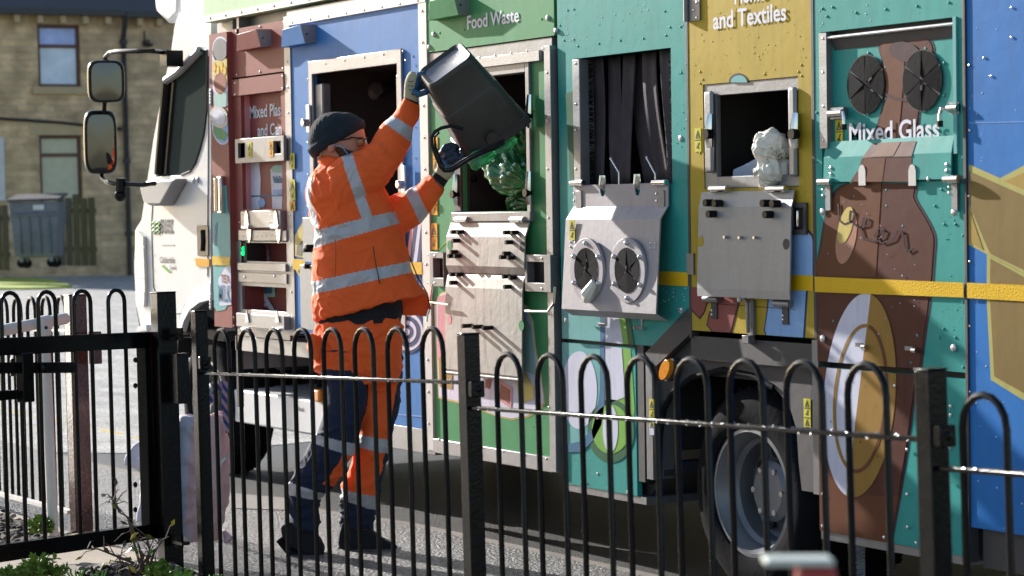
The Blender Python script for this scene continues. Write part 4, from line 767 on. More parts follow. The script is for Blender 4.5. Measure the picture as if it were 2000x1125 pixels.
# -- wheel arch guard below the ochre section
def ARCH():
    Y = .03; z1 = Z_(1350, 652); P = [(1247, 668), (1300, 690), (1350, 655), (1592, 672), (1592, 962), (1566, 958), (1560, 905), (1556, 840), (1541, 790), (1512, 757), (1471, 734), (1412, 722), (1352, 737), (1316, 764), (1297, 798), (1289, 850), (1287, 935), (1272, 940), (1247, 930)]
    b = MB(); b.prism(xz(P, Y), Y, Y + .01, 'archgrey'); b.build('wheel_guard', T, smooth=False)
    b = MB(); b.tube([at(x, y, Y) for x, y in P[9:18]], .012, 'rubber'); b.build('arch_trim', T)
    b = MB(); a0 = at(1352, 655, 0); a1 = at(1590, 668, 0); zt = a0.z; b.box(a0.x - .01, a1.x, -.0, .03, zt - .09, zt - .002, 'archgrey'); b.box(X_(1588, 800), X_(1600, 800), -.002, .05, Z_(1592, 965), Z_(1592, 664), 'steel')
    q = at(1302, 700, 0); p = at(1350, 652, 0); b.slab((p.x, -.005, p.z), (X_(1283, 715), -.005, Z_(1283, 715)), (X_(1262, 705), -.005, Z_(1262, 690)), (p.x - .01, -.005, p.z + .1), (0, .03, 0), 'archgrey'); b.box(X_(1247, 800), X_(1259, 800), -.002, .1, Z_(1250, 940), Z_(1250, 672), 'archgrey'); b.box(X_(1262, 800), X_(1274, 800), .0, .1, Z_(1262, 935), Z_(1262, 700), 'steel'); b.build('guard_frame', T, smooth=False, split=True)
    b = MB(); P2 = [(1244, 905), (1290, 905), (1300, 925), (1270, 970), (1235, 972)]; b.prism(xz(P2, .05), .05, .4, 'archgrey'); b.build('mudguard_bracket', T, smooth=False)
    b = MB(); c = at(1420, 900, .35); b.box(X_(1262, 800), X_(1590, 800), .55, .57, .25, Z_(1352, 655) - .05, 'dark'); b.box(X_(1262, 800), X_(1590, 800), .04, .56, Z_(1352, 700), Z_(1352, 690), 'dark'); b.box(X_(1262, 800), X_(1264, 800), .04, .56, .5, Z_(1352, 700), 'dark'); b.box(X_(1588, 800), X_(1590, 800), .04, .56, .5, Z_(1352, 700), 'dark'); b.build('wheel_well', T, smooth=False)
    b = MB(); q = at(1306, 722, .0); b.prism(ell(q.x, q.z, .055, .034, 24, rot=48), .0, .03, 'archgrey'); b.prism(ell(q.x, q.z, .048, .028, 24, rot=48), -.022, -.001, 'lens'); b.build('marker_lamp', T, bevel=.006)
    sticker((1268, 779, 1279, 840), 'yel', -.001); sticker((1570, 778, 1584, 835), 'yel', .028); b = MB(); b.prism(rpoly(rc(1269, 830, 1278, 850, -.001)), -.003, -.001, 'pwhite'); b.build('label', T, smooth=False)
    b = MB()
    for i in range(260): z = R_.uniform(.0, 1) * (Z_(1600, 980) - .12) + .12; xx = X_(1601, 1000); b.tube([(xx, .2, z), (xx - R_.uniform(.02, .05), .19 + R_.uniform(-.02, .02), z - R_.uniform(0, .02))], .0018, 'steel', 3, caps=False)
    b.build('spray_brush', T)
ARCH()
def wheel(cx, cy, cz, rt, rr, wd, name='wheel', dish=.15):
    wr = bpy.data.objects.new(name, None); COL.objects.link(wr); wr.parent = T; wr.location = (cx, cy, cz); b = MB(); n = 64
    def rev(prof, m):
        vs = [(cx + r * math.cos(2 * math.pi * k / n), cy + y, cz + r * math.sin(2 * math.pi * k / n)) for r, y in prof for k in range(n)]; b.add(vs, [(i * n + k, i * n + (k + 1) % n, (i + 1) * n + (k + 1) % n, (i + 1) * n + k) for i in range(len(prof) - 1) for k in range(n)], m)
    rev([(rr, .01), (rr + .012, -.012), (rr + .05, -.022), (rr + .1, -.018), (rt - .03, .0), (rt - .008, .02), (rt, .045), (rt, wd - .04), (rt - .03, wd), (rr, wd)], 'tyre')
    for k in range(44):
        a = 2 * math.pi * k / 44; u = Vector((math.cos(a), 0, math.sin(a))); t = Vector((-math.sin(a), 0, math.cos(a))); b.obox(Vector((cx, cy + .03, cz)) + u * (rt - .01) - t * .012, t * .024, u * .014, (0, wd - .06, 0), 'tyre')
    b.build('tyre', wr); b = MB(); rev([(rr + .004, .012), (rr + .006, -.006), (rr - .008, -.008), (rr - .014, .012), (rr - .03, .03), (rr - .034, .06), (rr - .05, .075), (rr - .052, dish - .01), (rr - .075, dish + .012), (.10, dish - .02)], 'rim'); rev([(.115, dish - .005), (.115, dish - .06), (.09, dish - .08), (.0, dish - .08)], 'rim')
    for k in range(8):
        a = 2 * math.pi * (k + .3) / 8; b.prism(ell(cx + .15 * math.cos(a), cz + .15 * math.sin(a), .026, .026, 16), cy + dish - .016, cy + dish - .004, 'gap')
    for k in range(6):
        a = 2 * math.pi * k / 6; p = (cx + .088 * math.cos(a), cy + dish - .085, cz + .088 * math.sin(a)); b.cyl(p, (p[0], cy + dish - .05, p[2]), .012, 'bolt', 6)
    b.build('rim', wr)
wq = at(1466, 978, .062).x; wheel(wq, .07, .395, .395, .237, .24); wheel(wq, .34, .395, .395, .237, .22)
wheel(0, 2.0, .395, .395, .237, .24)
fw = X_(418, 760, .12); wheel(fw - .02, .10, .395, .395, .237, .24, dish=.05); wheel(fw - .02, 2.0, .395, .395, .237, .24)

# -- glass section
def half(P, f):
    out = []
    for i in range(len(P)):
        a, b = P[i], P[(i + 1) % len(P)]; fa, fb = f(a), f(b)
        if fa >= 0: out.append(a)
        if (fa >= 0) != (fb >= 0): t = fa / (fa - fb); out.append((a[0] + (b[0] - a[0]) * t, a[1] + (b[1] - a[1]) * t))
    return out
def P6():
    zd0 = Z_(1700, 357); dr = (X_(1606, 200), X_(1872, 200), zd0, Z_(1738, 48)); zsp = Z_(1740, 716); R = (xl, xm, zsp, TOP)
    b = MB(); b.prism(rpoly(R), -.004, .02, 'teal', [rpoly(dr)]); a = lambda p, m, l: art(b, p, m, l, R, -.004)
    bot = [(1655, 358), (1622, 386), (1614, 406), (1607, 443), (1601, 480), (1594, 540), (1594, 735), (1799, 735), (1802, 714), (1820, 579), (1824, 547), (1827, 505), (1829, 466), (1822, 443), (1810, 421), (1790, 386), (1781, 358)]
    b2 = smooth([(x + (5 if x < 1700 else -5), y + 1) for x, y in bot]); bot = smooth(bot); a(bot, 'plum', 1); a(b2, 'brown', 2); a(half(b2, lambda p: (1722 - (p[1] - 358) * .065) - p[0] if p[1] < 545 else 1710 - p[0]), 'brown2', 3) if 0 else None
    a(smooth([(1660, 359), (1723, 359), (1712, 540), (1601, 540), (1607, 480), (1612, 443), (1619, 408), (1628, 388)]), 'brown2', 3)
    a(ell(1655, 462, 19, 54, rot=10), 'skin_vinyl', 4); a(ell(1654, 440, 13, 37, rot=14), 'cheese', 5)
    sq = [(1640, 398), (1642, 430), (1652, 438), (1668, 432), (1672, 415), (1664, 412), (1662, 430), (1680, 445), (1698, 440), (1700, 428), (1690, 425), (1684, 445), (1690, 465), (1712, 472), (1725, 462), (1730, 450), (1720, 445), (1710, 460), (1725, 475), (1745, 468), (1755, 450), (1765, 452), (1768, 480), (1775, 492), (1785, 485)]
    for i in range(len(sq) - 1):
        (x0, y0), (x1, y1) = sq[i], sq[i + 1]; L_ = math.hypot(x1 - x0, y1 - y0); nx, ny = -(y1 - y0) / L_ * 1.6, (x1 - x0) / L_ * 1.6; a([(x0 + nx, y0 + ny), (x1 + nx, y1 + ny), (x1 - nx, y1 - ny), (x0 - nx, y0 - ny)], 'plum', 6)
    lab = ell(1681, 772, 70, 200, 60, rot=4); cut = lambda p: (1703 - (p[1] - 573) * .121) - p[0]
    a(half(lab, cut), 'pwhite', 4); a(half(lab, lambda p: -cut(p)), 'gold', 4)
    def ring(b, cl, y0, L6):
        o_ = ell(1683, 778, 53, 146, 48, rot=4); i_ = ell(1683, 778, 47, 139, 48, rot=4)
        for k in range(48):
            q = [o_[k], o_[(k + 1) % 48], i_[(k + 1) % 48], i_[k]]; art(b, q, 'gold' if cut(q[0]) > 0 else 'brown2', L6, cl, y0)
    ring(b, R, -.004, 5)
    a([(1594, 540), (1888, 552), (1888, 581), (1594, 570)], 'tape', 8)
    bolts(b, [(1611, 413), (1868, 414)], .017, -.01, 'bolt', .4); bolts(b, [(1611, 661), (1867, 679)], .017, -.01, 'bolt', .4)
    bolts(b, [(1608, 17), (1617, 32), (1628, 14), (1674, 25), (1732, 18), (1793, 12), (1855, 5), (1880, 74), (1881, 203), (1883, 308), (1597, 220), (1597, 316), (1841, 370), (1828, 402), (1846, 438), (1868, 438), (1883, 460), (1883, 590), (1845, 642), (1837, 659), (1868, 659), (1883, 717), (1734, 371), (1734, 402), (1766, 442), (1734, 653), (1795, 656), (1734, 684), (1782, 708), (1687, 702), (1630, 627)], .0065, -.005, 'teal'); drops(b, (xl + .02, xm - .02, dr[3] + .02, 2.2), 40, 'pwhite', -.004); drops(b, (X_(1830), xm - .02, zsp, zd0), 40, 'teal', -.004); drops(b, (X_(1600), X_(1800), zsp, zd0), 40, 'pwhite', -.010)
    b.build('side_panel', T, smooth=False)
    # inset door
    yd = .012; b = MB(); b.prism(rpoly((dr[0] + .002, dr[1] - .002, zd0, dr[3] - .05)), yd, yd + .02, 'teal'); D = (dr[0] + .002, dr[1] - .002, Z_(1700, 272, yd), dr[3] - .06); a = lambda p, m, l: art(b, p, m, l, D, yd)
    nk = [(1722, 72), (1760, 66), (1800, 64), (1822, 82), (1826, 105), (1818, 120), (1805, 150), (1800, 200), (1796, 240), (1796, 285), (1703, 290), (1711, 250), (1725, 200), (1728, 160), (1722, 140), (1722, 118), (1717, 100), (1716, 86)]
    a(smooth(nk), 'plum', 1); a(smooth([(x + (4 if x < 1765 else -4), y + 2) for x, y in nk]), 'brown', 2); a([(1726, 74), (1771, 68), (1764, 180), (1755, 287), (1709, 290), (1717, 250), (1730, 200), (1733, 160), (1727, 140), (1727, 118), (1722, 100)], 'brown2', 3)
    a(ell(1768, 101, 30, 19, rot=12), 'plum', 4); a([(1722, 177), (1745, 188), (1770, 194), (1788, 195), (1788, 198), (1768, 198), (1743, 192), (1722, 182)], 'plum', 4)
    bolts(b, [(1691, 104), (1659, 137), (1659, 197), (1692, 225), (1725, 132), (1726, 193), (1767, 128), (1767, 189), (1803, 95), (1839, 123), (1839, 186), (1803, 218), (1825, 193)], .008, yd - .001, 'teal'); b.build('inset_door', T, smooth=False)
    b = MB(); b.text('Mixed Glass', (X_(1662, 260, yd), X_(1838, 260, yd), Z_(1662, 278, yd), Z_(1662, 240, yd)), yd - .008, 'letter'); b.build('lettering', T, smooth=False)
    for cx, cy, t_ in ((1693.5, 165, 0), (1804, 157, 1)):
        b = MB(); q = at(cx, cy, yd); 
        b.prism(ell(q.x, q.z, .103, .103, 40), yd - .0065, yd - .005, 'gap'); n = 6
        for k in range(n):
            a0, a1 = math.radians(92 + 60 * k), math.radians(148 + 60 * k); dd = -.005 if (k + t_) % 2 else -.001
            P = [(q.x + .1 * math.cos(a0 + (a1 - a0) * i / 6), yd - .0075, q.z + .1 * math.sin(a0 + (a1 - a0) * i / 6)) for i in range(7)] + [(q.x + .004 * math.cos((a0 + a1) / 2), yd - .009 + dd, q.z + .004 * math.sin((a0 + a1) / 2))]; b.add(P, [tuple(range(8))], 'rubber')
        b.build('rubber_star', T, smooth=False)
    b = MB(); b.box(dr[0] + .002, X_(1621, 200, 0), -.014, .02, Z_(1610, 290), dr[3] - .004, 'alu'); bolts(b, [(1613, 75), (1613, 141), (1614, 208), (1614, 274)], .006, -.014); b.slab((dr[0] + .045, .0, dr[3] - .02), (dr[1] - .004, .0, dr[3] - .02), (dr[1] - .004, .014, dr[3] - .075), (dr[0] + .06, .014, dr[3] - .075), (0, .006, 0), 'archgrey'); b.cyl((dr[0] + .04, -.004, dr[3] - .022), (dr[1] - .01, -.004, dr[3] - .022), .007, 'chrome'); b.box(dr[0], dr[1], .02, .03, dr[3] - .06, dr[3], 'gap'); b.box(dr[1] - .012, dr[1] + .004, -.012, .004, Z_(1872, 300), dr[3], 'lteal'); b.build('hatch_frame', T, smooth=False)
    for px, py, s in ((1620, 222, 1), (1872, 210, -1)):
        b = MB(); y = -.012; q = at(px, py, y); L_ = .075 if s > 0 else .05; b.cyl((q.x, y, q.z), (q.x + s * L_, y, q.z), .013, 'chrome'); b.box(min(q.x, q.x + s * L_), max(q.x, q.x + s * L_), y + .002, y + .018, q.z - .02, q.z + .02, 'steel'); e = q.x + s * L_; b.tube([(e, y, q.z), (e + s * .02, y - .012, q.z), (e + s * .025, y - .014, q.z - .02), (e + s * .025, y - .014, q.z - .05)], .0075, 'chrome'); b.cyl((e + s * .025, y - .014, q.z - .06), (e + s * .025, y - .014, q.z - .04), .010, 'black'); b.build('door_bolt', T)
    sticker((1632, 234, 1647, 281), 'yel', yd - .003)
    # bent flap under the door
    X0 = at(1615, 275, .0).x; X1 = at(1872, 268, .0).x - .02; P = [(-.002, Z_(1615, 277, -.002)), atx(1609, 308, X0), atx(1608, 356, X0)]; b = MB()
    for i in range(2): (ya, za), (yb_, zb_) = P[i], P[i + 1]; b.slab((X0, ya, za), (X1, ya, za), (X1, yb_, zb_), (X0, yb_, zb_), (0, .006, 0), 'teal')
    def on(px, py, k):
        d = ray(px, py); (ya, za), (yb_, zb_) = P[k], P[k + 1]; t = -((CAM.y - ya) * (zb_ - za) - (CAM.z - za) * (yb_ - ya)) / (d.y * (zb_ - za) - d.z * (yb_ - ya)); return CAM + d * t
    for poly, m, e in (([(1705, 281), (1790, 276), (1781, 306), (1684, 309)], 'brown', .0012), ([(1722, 280), (1760, 278), (1745, 306), (1700, 308)], 'brown2', .002), ([(1684, 309), (1781, 306), (1781, 355), (1661, 355), (1677, 331)], 'brown', .0012), ([(1690, 309), (1730, 308), (1724, 355), (1666, 355), (1682, 331)], 'brown2', .002)):
        v = [on(p[0], p[1], 0 if poly[0][1] < 300 else 1) + (Vector((0, -e, e * 1.2)) if poly[0][1] < 300 else Vector((0, -e, 0))) for p in poly]; b.add(v, [tuple(range(len(v)))], m)
    for sx, sy in ((1623, 328), (1623, 340), (1849, 322), (1849, 334), (1813, 350)): q = on(sx, sy, 1); b.dome((q.x, q.y, q.z), .008, 'bolt')
    b.build('bent_flap', T, smooth=False)
    for px in (1686, 1784):
        b = MB(); q = at(px, 345, P[1][0]); b.prism([(q.x - .019, q.z - .03), (q.x + .019, q.z - .03), (q.x + .019, q.z + .02), (q.x + .012, q.z + .036), (q.x, q.z + .042), (q.x - .012, q.z + .036), (q.x - .019, q.z + .02)], P[1][0] - .006, P[1][0] - .003, 'aluw'); b.build('lock_tab', T, smooth=False)
    for px, py in ((1613, 355), (1860, 350)):
        b = MB(); q = at(px, py, -.02); b.cyl((q.x - .03, -.025, q.z), (q.x + .04, -.025, q.z), .014, 'chrome'); b.box(q.x - .01, q.x + .018, -.016, -.007, q.z - .1, q.z, 'steel'); q2 = (px, py + 14); bolts(b, [(px + 1, py + 16), (px + 1, py + 27)], .008, -.016); b.build('hinge', T)
    # lower locker
    L = (xl + .004, xm - .006, Z_(1700, 1053), Z_(1700, 712 + 8)); zz = Z_(1740, 728); L = (L[0], L[1], L[2], zz); b = MB(); b.prism(rpoly(L), -.004, .02, 'teal'); a = lambda p, m, l: art(b, p, m, l, L, -.004)
    a([(1594, 700), (1799, 700), (1776, 870), (1761, 968), (1741, 1075), (1594, 1075)], 'plum', 1); a([(1594, 700), (1794, 700), (1771, 870), (1756, 968), (1736, 1075), (1594, 1075)], 'brown2', 2); a([(1700, 700), (1794, 700), (1771, 870), (1756, 968), (1700, 968)], 'brown', 3); a(half(lab, cut), 'pwhite', 4); a(half(lab, lambda p: -cut(p)), 'gold', 4); ring(b, L, -.004, 5)
    bolts(b, [(1611, 904), (1611, 965), (1611, 1027), (1670, 1037), (1731, 1049), (1794, 1060), (1776, 965), (1777, 1029), (1776, 878), (1859, 875), (1859, 940), (1859, 1006), (1858, 1071), (1861, 793), (1861, 810), (1732, 778), (1752, 753)], .008, -.01, 'bolt'); drops(b, L, 40, 'brown', -.010); b.build('locker_door', T, smooth=False)
    b = MB(); b.box(xl - .002, xn - .006, .05, .06, .3, TOP, 'archgrey'); b.box(L[0], L[1], -.0, .3, L[2] - .03, L[2] - .002, 'steel'); b.build('locker_frame', T, smooth=False)
    for px, py in ((1690, 677), (1788, 684)):
        b = MB(); q = at(px, py, -.012); b.cyl((q.x - .01, -.018, q.z), (q.x + .012, -.018, q.z), .009, 'chrome'); b.box(q.x - .05, q.x - .01, -.017, -.013, q.z - .002, q.z + .012, 'steel'); b.build('catch', T)
P6()
b = MB(); b.box(xi, xj, -.006, .03, Z_(1347, 660), TOP, 'archgrey'); b.box(xk, xl, -.006, .03, Z_(1593, 664), TOP, 'archgrey'); b.box(xm, xn, -.010, .03, .3, TOP, 'archgrey'); b.build('post', T, bevel=.002)

# -- royal blue rear section
def P7():
    R = (xn + .001, xo, Z_(1893, 1028), TOP); b = MB(); b.prism(rpoly(R), -.004, .02, 'dblue'); a = lambda p, m, l: art(b, p, m, l, R, -.004)
    a([(1893, 321), (1954, 348), (2010, 318), (2200, 230), (2200, 480), (2200, 640), (1927, 496), (1893, 478)], 'oliv', 1); a([(1893, 334), (1956, 362), (2200, 472), (2200, 625), (1936, 496), (1931, 487), (1893, 398)], 'tan', 2); a([(1962, 354), (2200, 250), (2200, 455)], 'ltan', 2); a([(1893, 405), (1921, 488), (1893, 472)], 'ltan', 2)
    a([(1929, 497), (1936, 500), (2200, 640), (2200, 905), (1937, 742), (1929, 590)], 'oliv', 3); a([(1936, 505), (2200, 650), (2200, 880), (1944, 735), (1936, 590)], 'tan', 4); a([(1975, 380), (2200, 480), (2200, 620), (2010, 520)], 'plum', 3) if 0 else None
    a([(1892, 552), (2250, 567), (2250, 602), (1892, 582)], 'tape', 7); a([(1893, 240), (2200, 232), (2200, 234), (1893, 241)], 'ltblue', 1)
    bolts(b, [(1895, 128), (1895, 383), (1897, 255), (1897, 511), (1897, 637), (1897, 765), (1917, 769), (1963, 526), (1978, 15), (1924, 113), (1978, 73), (1938, 149)], .006, -.006, 'bolt'); drops(b, (R[0], X_(2010), R[2], 2.1), 60, 'pwhite', -.004); b.build('side_panel', T, smooth=False)
    b = MB(); b.box(R[0] + .03, xo, .02, .05, R[2] - .13, R[2] - .005, 'archgrey'); b.build('sill', T, smooth=False, split=True)
P7()

# -- cab
def CAB():
    Y = .06; prof = [(412, 18), (375, 14), (350, 24), (341, 50), (334, 100), (317, 180), (300, 270), (285, 370), (276, 430), (265, 447), (262, 520), (265, 590), (275, 640), (300, 652), (345, 655), (351, 620), (363, 590), (384, 566), (412, 552)]
    win = [(305, 345), (309, 300), (323, 158), (345, 140), (388, 98), (405, 98), (405, 215), (399, 262), (392, 290), (383, 318), (372, 335), (355, 342)]
    P = xz(prof, Y); Wn = xz(win, Y); b = MB(); b.prism(P, Y, Y + .04, 'cab', [Wn]); b.prism(P, 2.2, 2.24, 'cab', [Wn])
    N = len(P)
    for i in range(13): # outer skin: roof, windscreen line, nose, bumper
        (x0, z0), (x1, z1) = P[i], P[i + 1]
        if 3 <= i <= 7: b.slab((x0, Y + .04, z0), (x1, Y + .04, z1), (x1, .22, z1), (x0, .22, z0), (.03, 0, 0), 'cab'); b.slab((x0, 2.05, z0), (x1, 2.05, z1), (x1, 2.2, z1), (x0, 2.2, z0), (.03, 0, 0), 'cab')
        else: b.slab((x0, Y + .04, z0), (x1, Y + .04, z1), (x1, 2.2, z1), (x0, 2.2, z0), (.03, 0, -.02 if i < 3 else 0), 'cab')
    b.box(P[0][0] - .03, P[0][0], Y + .04, 2.2, .8, 1.75, 'cabgrey'); b.box(P[0][0] - .9, P[0][0], Y + .04, 2.2, Z_(350, 660, Y), Z_(350, 640, Y), 'dark')
    body = b.build('cab', T, bevel=.02, seg=3); b = MB(); b.tube([at(x, y, Y) for x, y in ((300, 365), (296, 440), (300, 560), (330, 640))], .004, 'gap', 5); b.tube([at(x, y, Y) for x, y in ((408, 110), (407, 300), (406, 540))], .005, 'gap', 5); b.tube([at(x, y, Y) for x, y in ((300, 612), (352, 612))], .004, 'gap', 5); b.build('door_seam', body)
    b = MB(); (x0, z0), (x1, z1) = P[3], P[7]; b.slab((x0, .22, z0), (x0, 2.05, z0), (x1, 2.05, z1), (x1, .22, z1), (.008, 0, 0), 'glass'); b.build('windscreen', body, smooth=False)
    for yy in (Y + .015, 2.215): b = MB(); b.prism(Wn, yy, yy + .006, 'glass'); b.build('side_window', body, smooth=False)
    b = MB(); L = xz([(308, 340), (311, 300), (323, 160)], Y - .01); b.tube([(x, Y + .0, z) for x, z in L], .03, 'black', 10); b.tube([(x + .09, Y + .02, z) for x, z in L], .022, 'black', 10); b.tube([at(x, y, Y - .01) for x, y in ((325, 157), (350, 140), (390, 99))], .025, 'cabgrey'); b.tube([at(x, y, Y) for x, y in win[4:]], .008, 'black', 6); b.build('window_trim', body)
    b = MB(); b.box(P[0][0] - .5, P[0][0] - .1, .5, 1.0, 1.1, 1.75, 'black'); b.box(P[0][0] - .45, P[0][0] - .2, .55, .95, 1.75, 1.98, 'black'); b.tube([at(x, y, .45) for x, y in ((338, 345), (347, 280), (344, 262), (332, 255))], .018, 'black'); b.box(P[7][0] + .15, P[7][0] + .5, .3, 2.0, 1.2, 1.32, 'black'); b.build('seat', body, bevel=.02)
    b = MB(); b.prism(rpoly(rc(347, 140, 367, 158, Y + .03)), Y + .028, Y + .03, 'yel'); b.prism(rpoly(rc(325, 280, 340, 312, Y + .03)), Y + .028, Y + .03, 'letter'); q = at(332, 293, Y + .02); b.prism(ell(q.x, q.z, .03, .03, 24), Y + .024, Y + .026, 'red', [ell(q.x, q.z, .022, .022, 24)]); b.build('window_sticker', body, smooth=False)
    # nose lamp, door handle, repeater, mirror arm foot, fender
    b = MB(); b.prism(xz([(264, 450), (279, 462), (283, 560), (281, 600), (266, 592), (263, 520)], Y - .02), Y - .02, Y - .001, 'clear')
    for k in range(4): b.prism(xz([(264, 480 + k * 30), (282, 482 + k * 30), (282, 484 + k * 30), (264, 482 + k * 30)], Y - .025), Y - .025, Y - .021, 'cab')
    b.build('headlamp', body, bevel=.006); r = rc(386, 440, 409, 500, Y); b = MB(); b.prism(rpoly(r), Y - .006, Y - .001, 'black'); b.tube([at(x, y, Y - .03) for x, y in ((396, 449), (397, 470), (396, 490))], .016, 'black'); b.build('door_handle', body, bevel=.01)
    b = MB(); b.prism(xz([(383, 504), (411, 506), (411, 521), (386, 520)], Y), Y - .008, Y - .001, 'org'); b.build('marker_lamp', body)
    b = MB(); b.dome(at(379, 353, Y), .02, 'aluw'); b.dome(at(387, 351, Y), .02, 'aluw'); b.build('door_lock', body)
    b = MB(); b.prism(xz([(283, 362), (298, 352), (355, 349), (325, 402), (305, 402), (290, 392)], Y - .05), Y - .09, Y - .001, 'cabgrey'); b.build('mirror_foot', body, bevel=.02, seg=3)
    b = MB(); A = [(345, 648), (352, 618), (364, 588), (385, 564), (411, 548)]; B_ = [(352, 650), (358, 628), (370, 606), (388, 592), (411, 586)]
    for i in range(4):
        p = [at(*A[i], Y - .005), at(*A[i + 1], Y - .005), at(*B_[i + 1], Y - .03), at(*B_[i], Y - .03)]; b.slab(*p, (0, .04, 0), 'cab')
    b.build('wheel_fender', body, bevel=.006); b = MB(); b.prism(xz([(274, 638), (292, 634), (294, 646), (272, 648)], Y - .03), Y - .05, Y - .001, 'cab'); b.build('step_corner', body, bevel=.008); b = MB(); b.prism(xz([(266, 600), (350, 655), (345, 700), (300, 690), (275, 660)], Y + .05), Y + .05, Y + .4, 'dark'); b.build('bumper_underside', body)
    # lettering on the door
    b = MB(); b.text('suez', (X_(314, 450, Y), X_(339, 450, Y), Z_(314, 455, Y), Z_(314, 428, Y)), Y - .003, 'ink'); 
    for k in range(6): q0 = at(297 + (k % 2) * 8, 436 + (k // 2) * 8, Y - .003); b.tube([q0, at(301 + (k % 2) * 8, 433 + (k // 2) * 8, Y - .003), at(305 + (k % 2) * 8, 437 + (k // 2) * 8, Y - .003), at(301 + (k % 2) * 8, 441 + (k // 2) * 8, Y - .003)], .005, 'lime', 5)
    b.text('Calderdale', (X_(313, 505, Y), X_(342, 505, Y), Z_(313, 513, Y), Z_(313, 501, Y)), Y - .003, 'ink'); b.text('Council', (X_(332, 520, Y), X_(344, 520, Y), Z_(332, 526, Y), Z_(332, 518, Y)), Y - .003, 'ink'); b.prism(xz([(315, 519), (320, 518), (328, 526), (336, 531), (330, 533), (322, 526)], Y - .002), Y - .003, Y - .001, 'lime'); b.prism(xz([(316, 478), (341, 478), (341, 479.5), (316, 479.5)], Y - .002), Y - .003, Y - .001, 'cabgrey'); b.build('lettering', body, smooth=False)
    # white visor shape added for the glare above the cab, plus roof spoiler
    b = MB(); pv = xz([(348, 22), (325, 45), (303, 24), (298, -20), (350, -30)], .15); b.prism(pv, .15, 2.15, 'cab'); b.prism(xz([(412, 20), (350, 26), (350, -40), (412, -60)], .12), .12, 2.18, 'cab'); b.build('roof_spoiler_glare', body, bevel=.03, seg=3)
    # mirrors
    n = Vector((.967, -.255, -.09)).normalized(); u = Vector((0, 0, 1)).cross(n).normalized(); v = Vector((0, 0, 1))
    def mirror(cx, cy, hw, hh, name):
        c = at(cx, cy, -.28); b = MB(); rg = []
        for k, (s, d) in enumerate(((1.0, .0), (1.04, -.02), (1.0, -.06), (.75, -.1), (.3, -.12))): rg.append((c - v * hh * s + n * d, c + v * hh * s + n * d, u * hw * s))
        b.loft(rg, 'black', 3, 40, e=4.5); h = b.build(name, body, ang=60); b = MB(); N = 40; P = []
        for k in range(N):
            a_ = 2 * math.pi * k / N; ca, sa = math.cos(a_), math.sin(a_); P.append(c + n * .004 + v * hh * .9 * math.copysign(abs(ca) ** .45, ca) + u * hw * .84 * math.copysign(abs(sa) ** .45, sa))
        b.add([c + n * .008] + P, [(0, 1 + k, 1 + (k + 1) % N) for k in range(N)], 'mirror'); b.build('mirror_glass', h)
    mirror(208, 159, .102, .118, 'door_mirror'); mirror(197, 278, .092, .178, 'door_mirror')
    b = MB(); b.tube([at(x, y, -.25) for x, y in ((205, 124), (206, 112), (214, 103), (228, 100), (270, 100))] + [at(300, 100, -.2), at(318, 102, -.06)], .014, 'black', 10); b.tube([at(205, 195, -.26), at(203, 222, -.26)], .013, 'black'); b.tube([at(x, y, -.26) for x, y in ((197, 335), (199, 346), (208, 355), (222, 359))] + [at(280, 361, -.16), at(302, 358, -.06)], .014, 'black', 10)
    b.tube([at(236, 348, -.24), at(236, 374, -.24)], .03, 'black'); b.dome(at(235, 382, -.24), .035, 'black', (1, -.3, 0), 12, .8); b.obox(at(312, 100, -.08), (.1, 0, 0), (0, .1, 0), (0, 0, -.09), 'black'); b.build('mirror_arm', body, split=True)
CAB()

# ================================================================== railings and gate
FD = (ROT @ Vector((2600, 77.5, 4700))).normalized(); FD = (FD - UP * FD.dot(UP)).normalized()   # along the railings, level
FN = UP.cross(FD).normalized()
if FN.dot(FWD) < 0: FN = -FN
def rod(b, pts, r, m='railblack', n=10): b.tube(pts, r, m, n)
def hoop(name, parent, base, du, hw, top, low, r=.0085, m='railblack'):
    """one hooped bar: two legs joined by a half round top; base = point on the rail between the legs"""
    b = MB(); P = [base - du * hw - UP * low, base - du * hw + UP * (top - hw)]
    for k in range(1, 8): a = math.pi * k / 8; P.append(base - du * hw * math.cos(a) + UP * (top - hw + hw * math.sin(a) * 1.0))
    P += [base + du * hw + UP * (top - hw), base + du * hw - UP * low]; rod(b, P, r, m)
    for k in range(5): b.dome(P[0] + (P[1] - P[0]) * R_.random() + RGT * .0, .003, 'railblack', (-.3, -.9, 0), 5)
    return b.build(name, parent)
def post(b, c, s, up, down, m='railblack', cap=True):
    o = c - FD * s / 2 - FN * s / 2; b.obox(o - UP * down, FD * s, FN * s, UP * (up + down), m)
    if cap: o = c - FD * (s / 2 + .002) - FN * (s / 2 + .002) + UP * up; b.obox(o, FD * (s + .004), FN * (s + .004), UP * .005, m)
FR = root('metal_railing', W(920, 1100, 7.3), 'black hoop topped steel railing stepping down in front of the lorry', 'railing', 'hoop topped railings')
secs = [(W(397, 729, 9.24), 0), (W(935, 797, 7.25), 1), (W(1850, 915, 5.32), 2)]
posts = [(W(392, 729, 9.24), .236, .05), (W(918, 785, 7.3), .205, .052), (W(1822, 885, 5.36), .185, .052)]
for c, up, s in posts:
    b = MB(); post(b, c, s, up, 1.3); p = b.build('post', FR, bevel=.003); q = MB(); q.obox(c + FD * s * .5 - FN * .022 + UP * .015, FD * .03, FN * .045, UP * .05, 'railblack'); q.dome(c + FD * (s * .5 + .03) + UP * .04, .012, 'railblack', FD); q.build('bracket', p, bevel=.004)
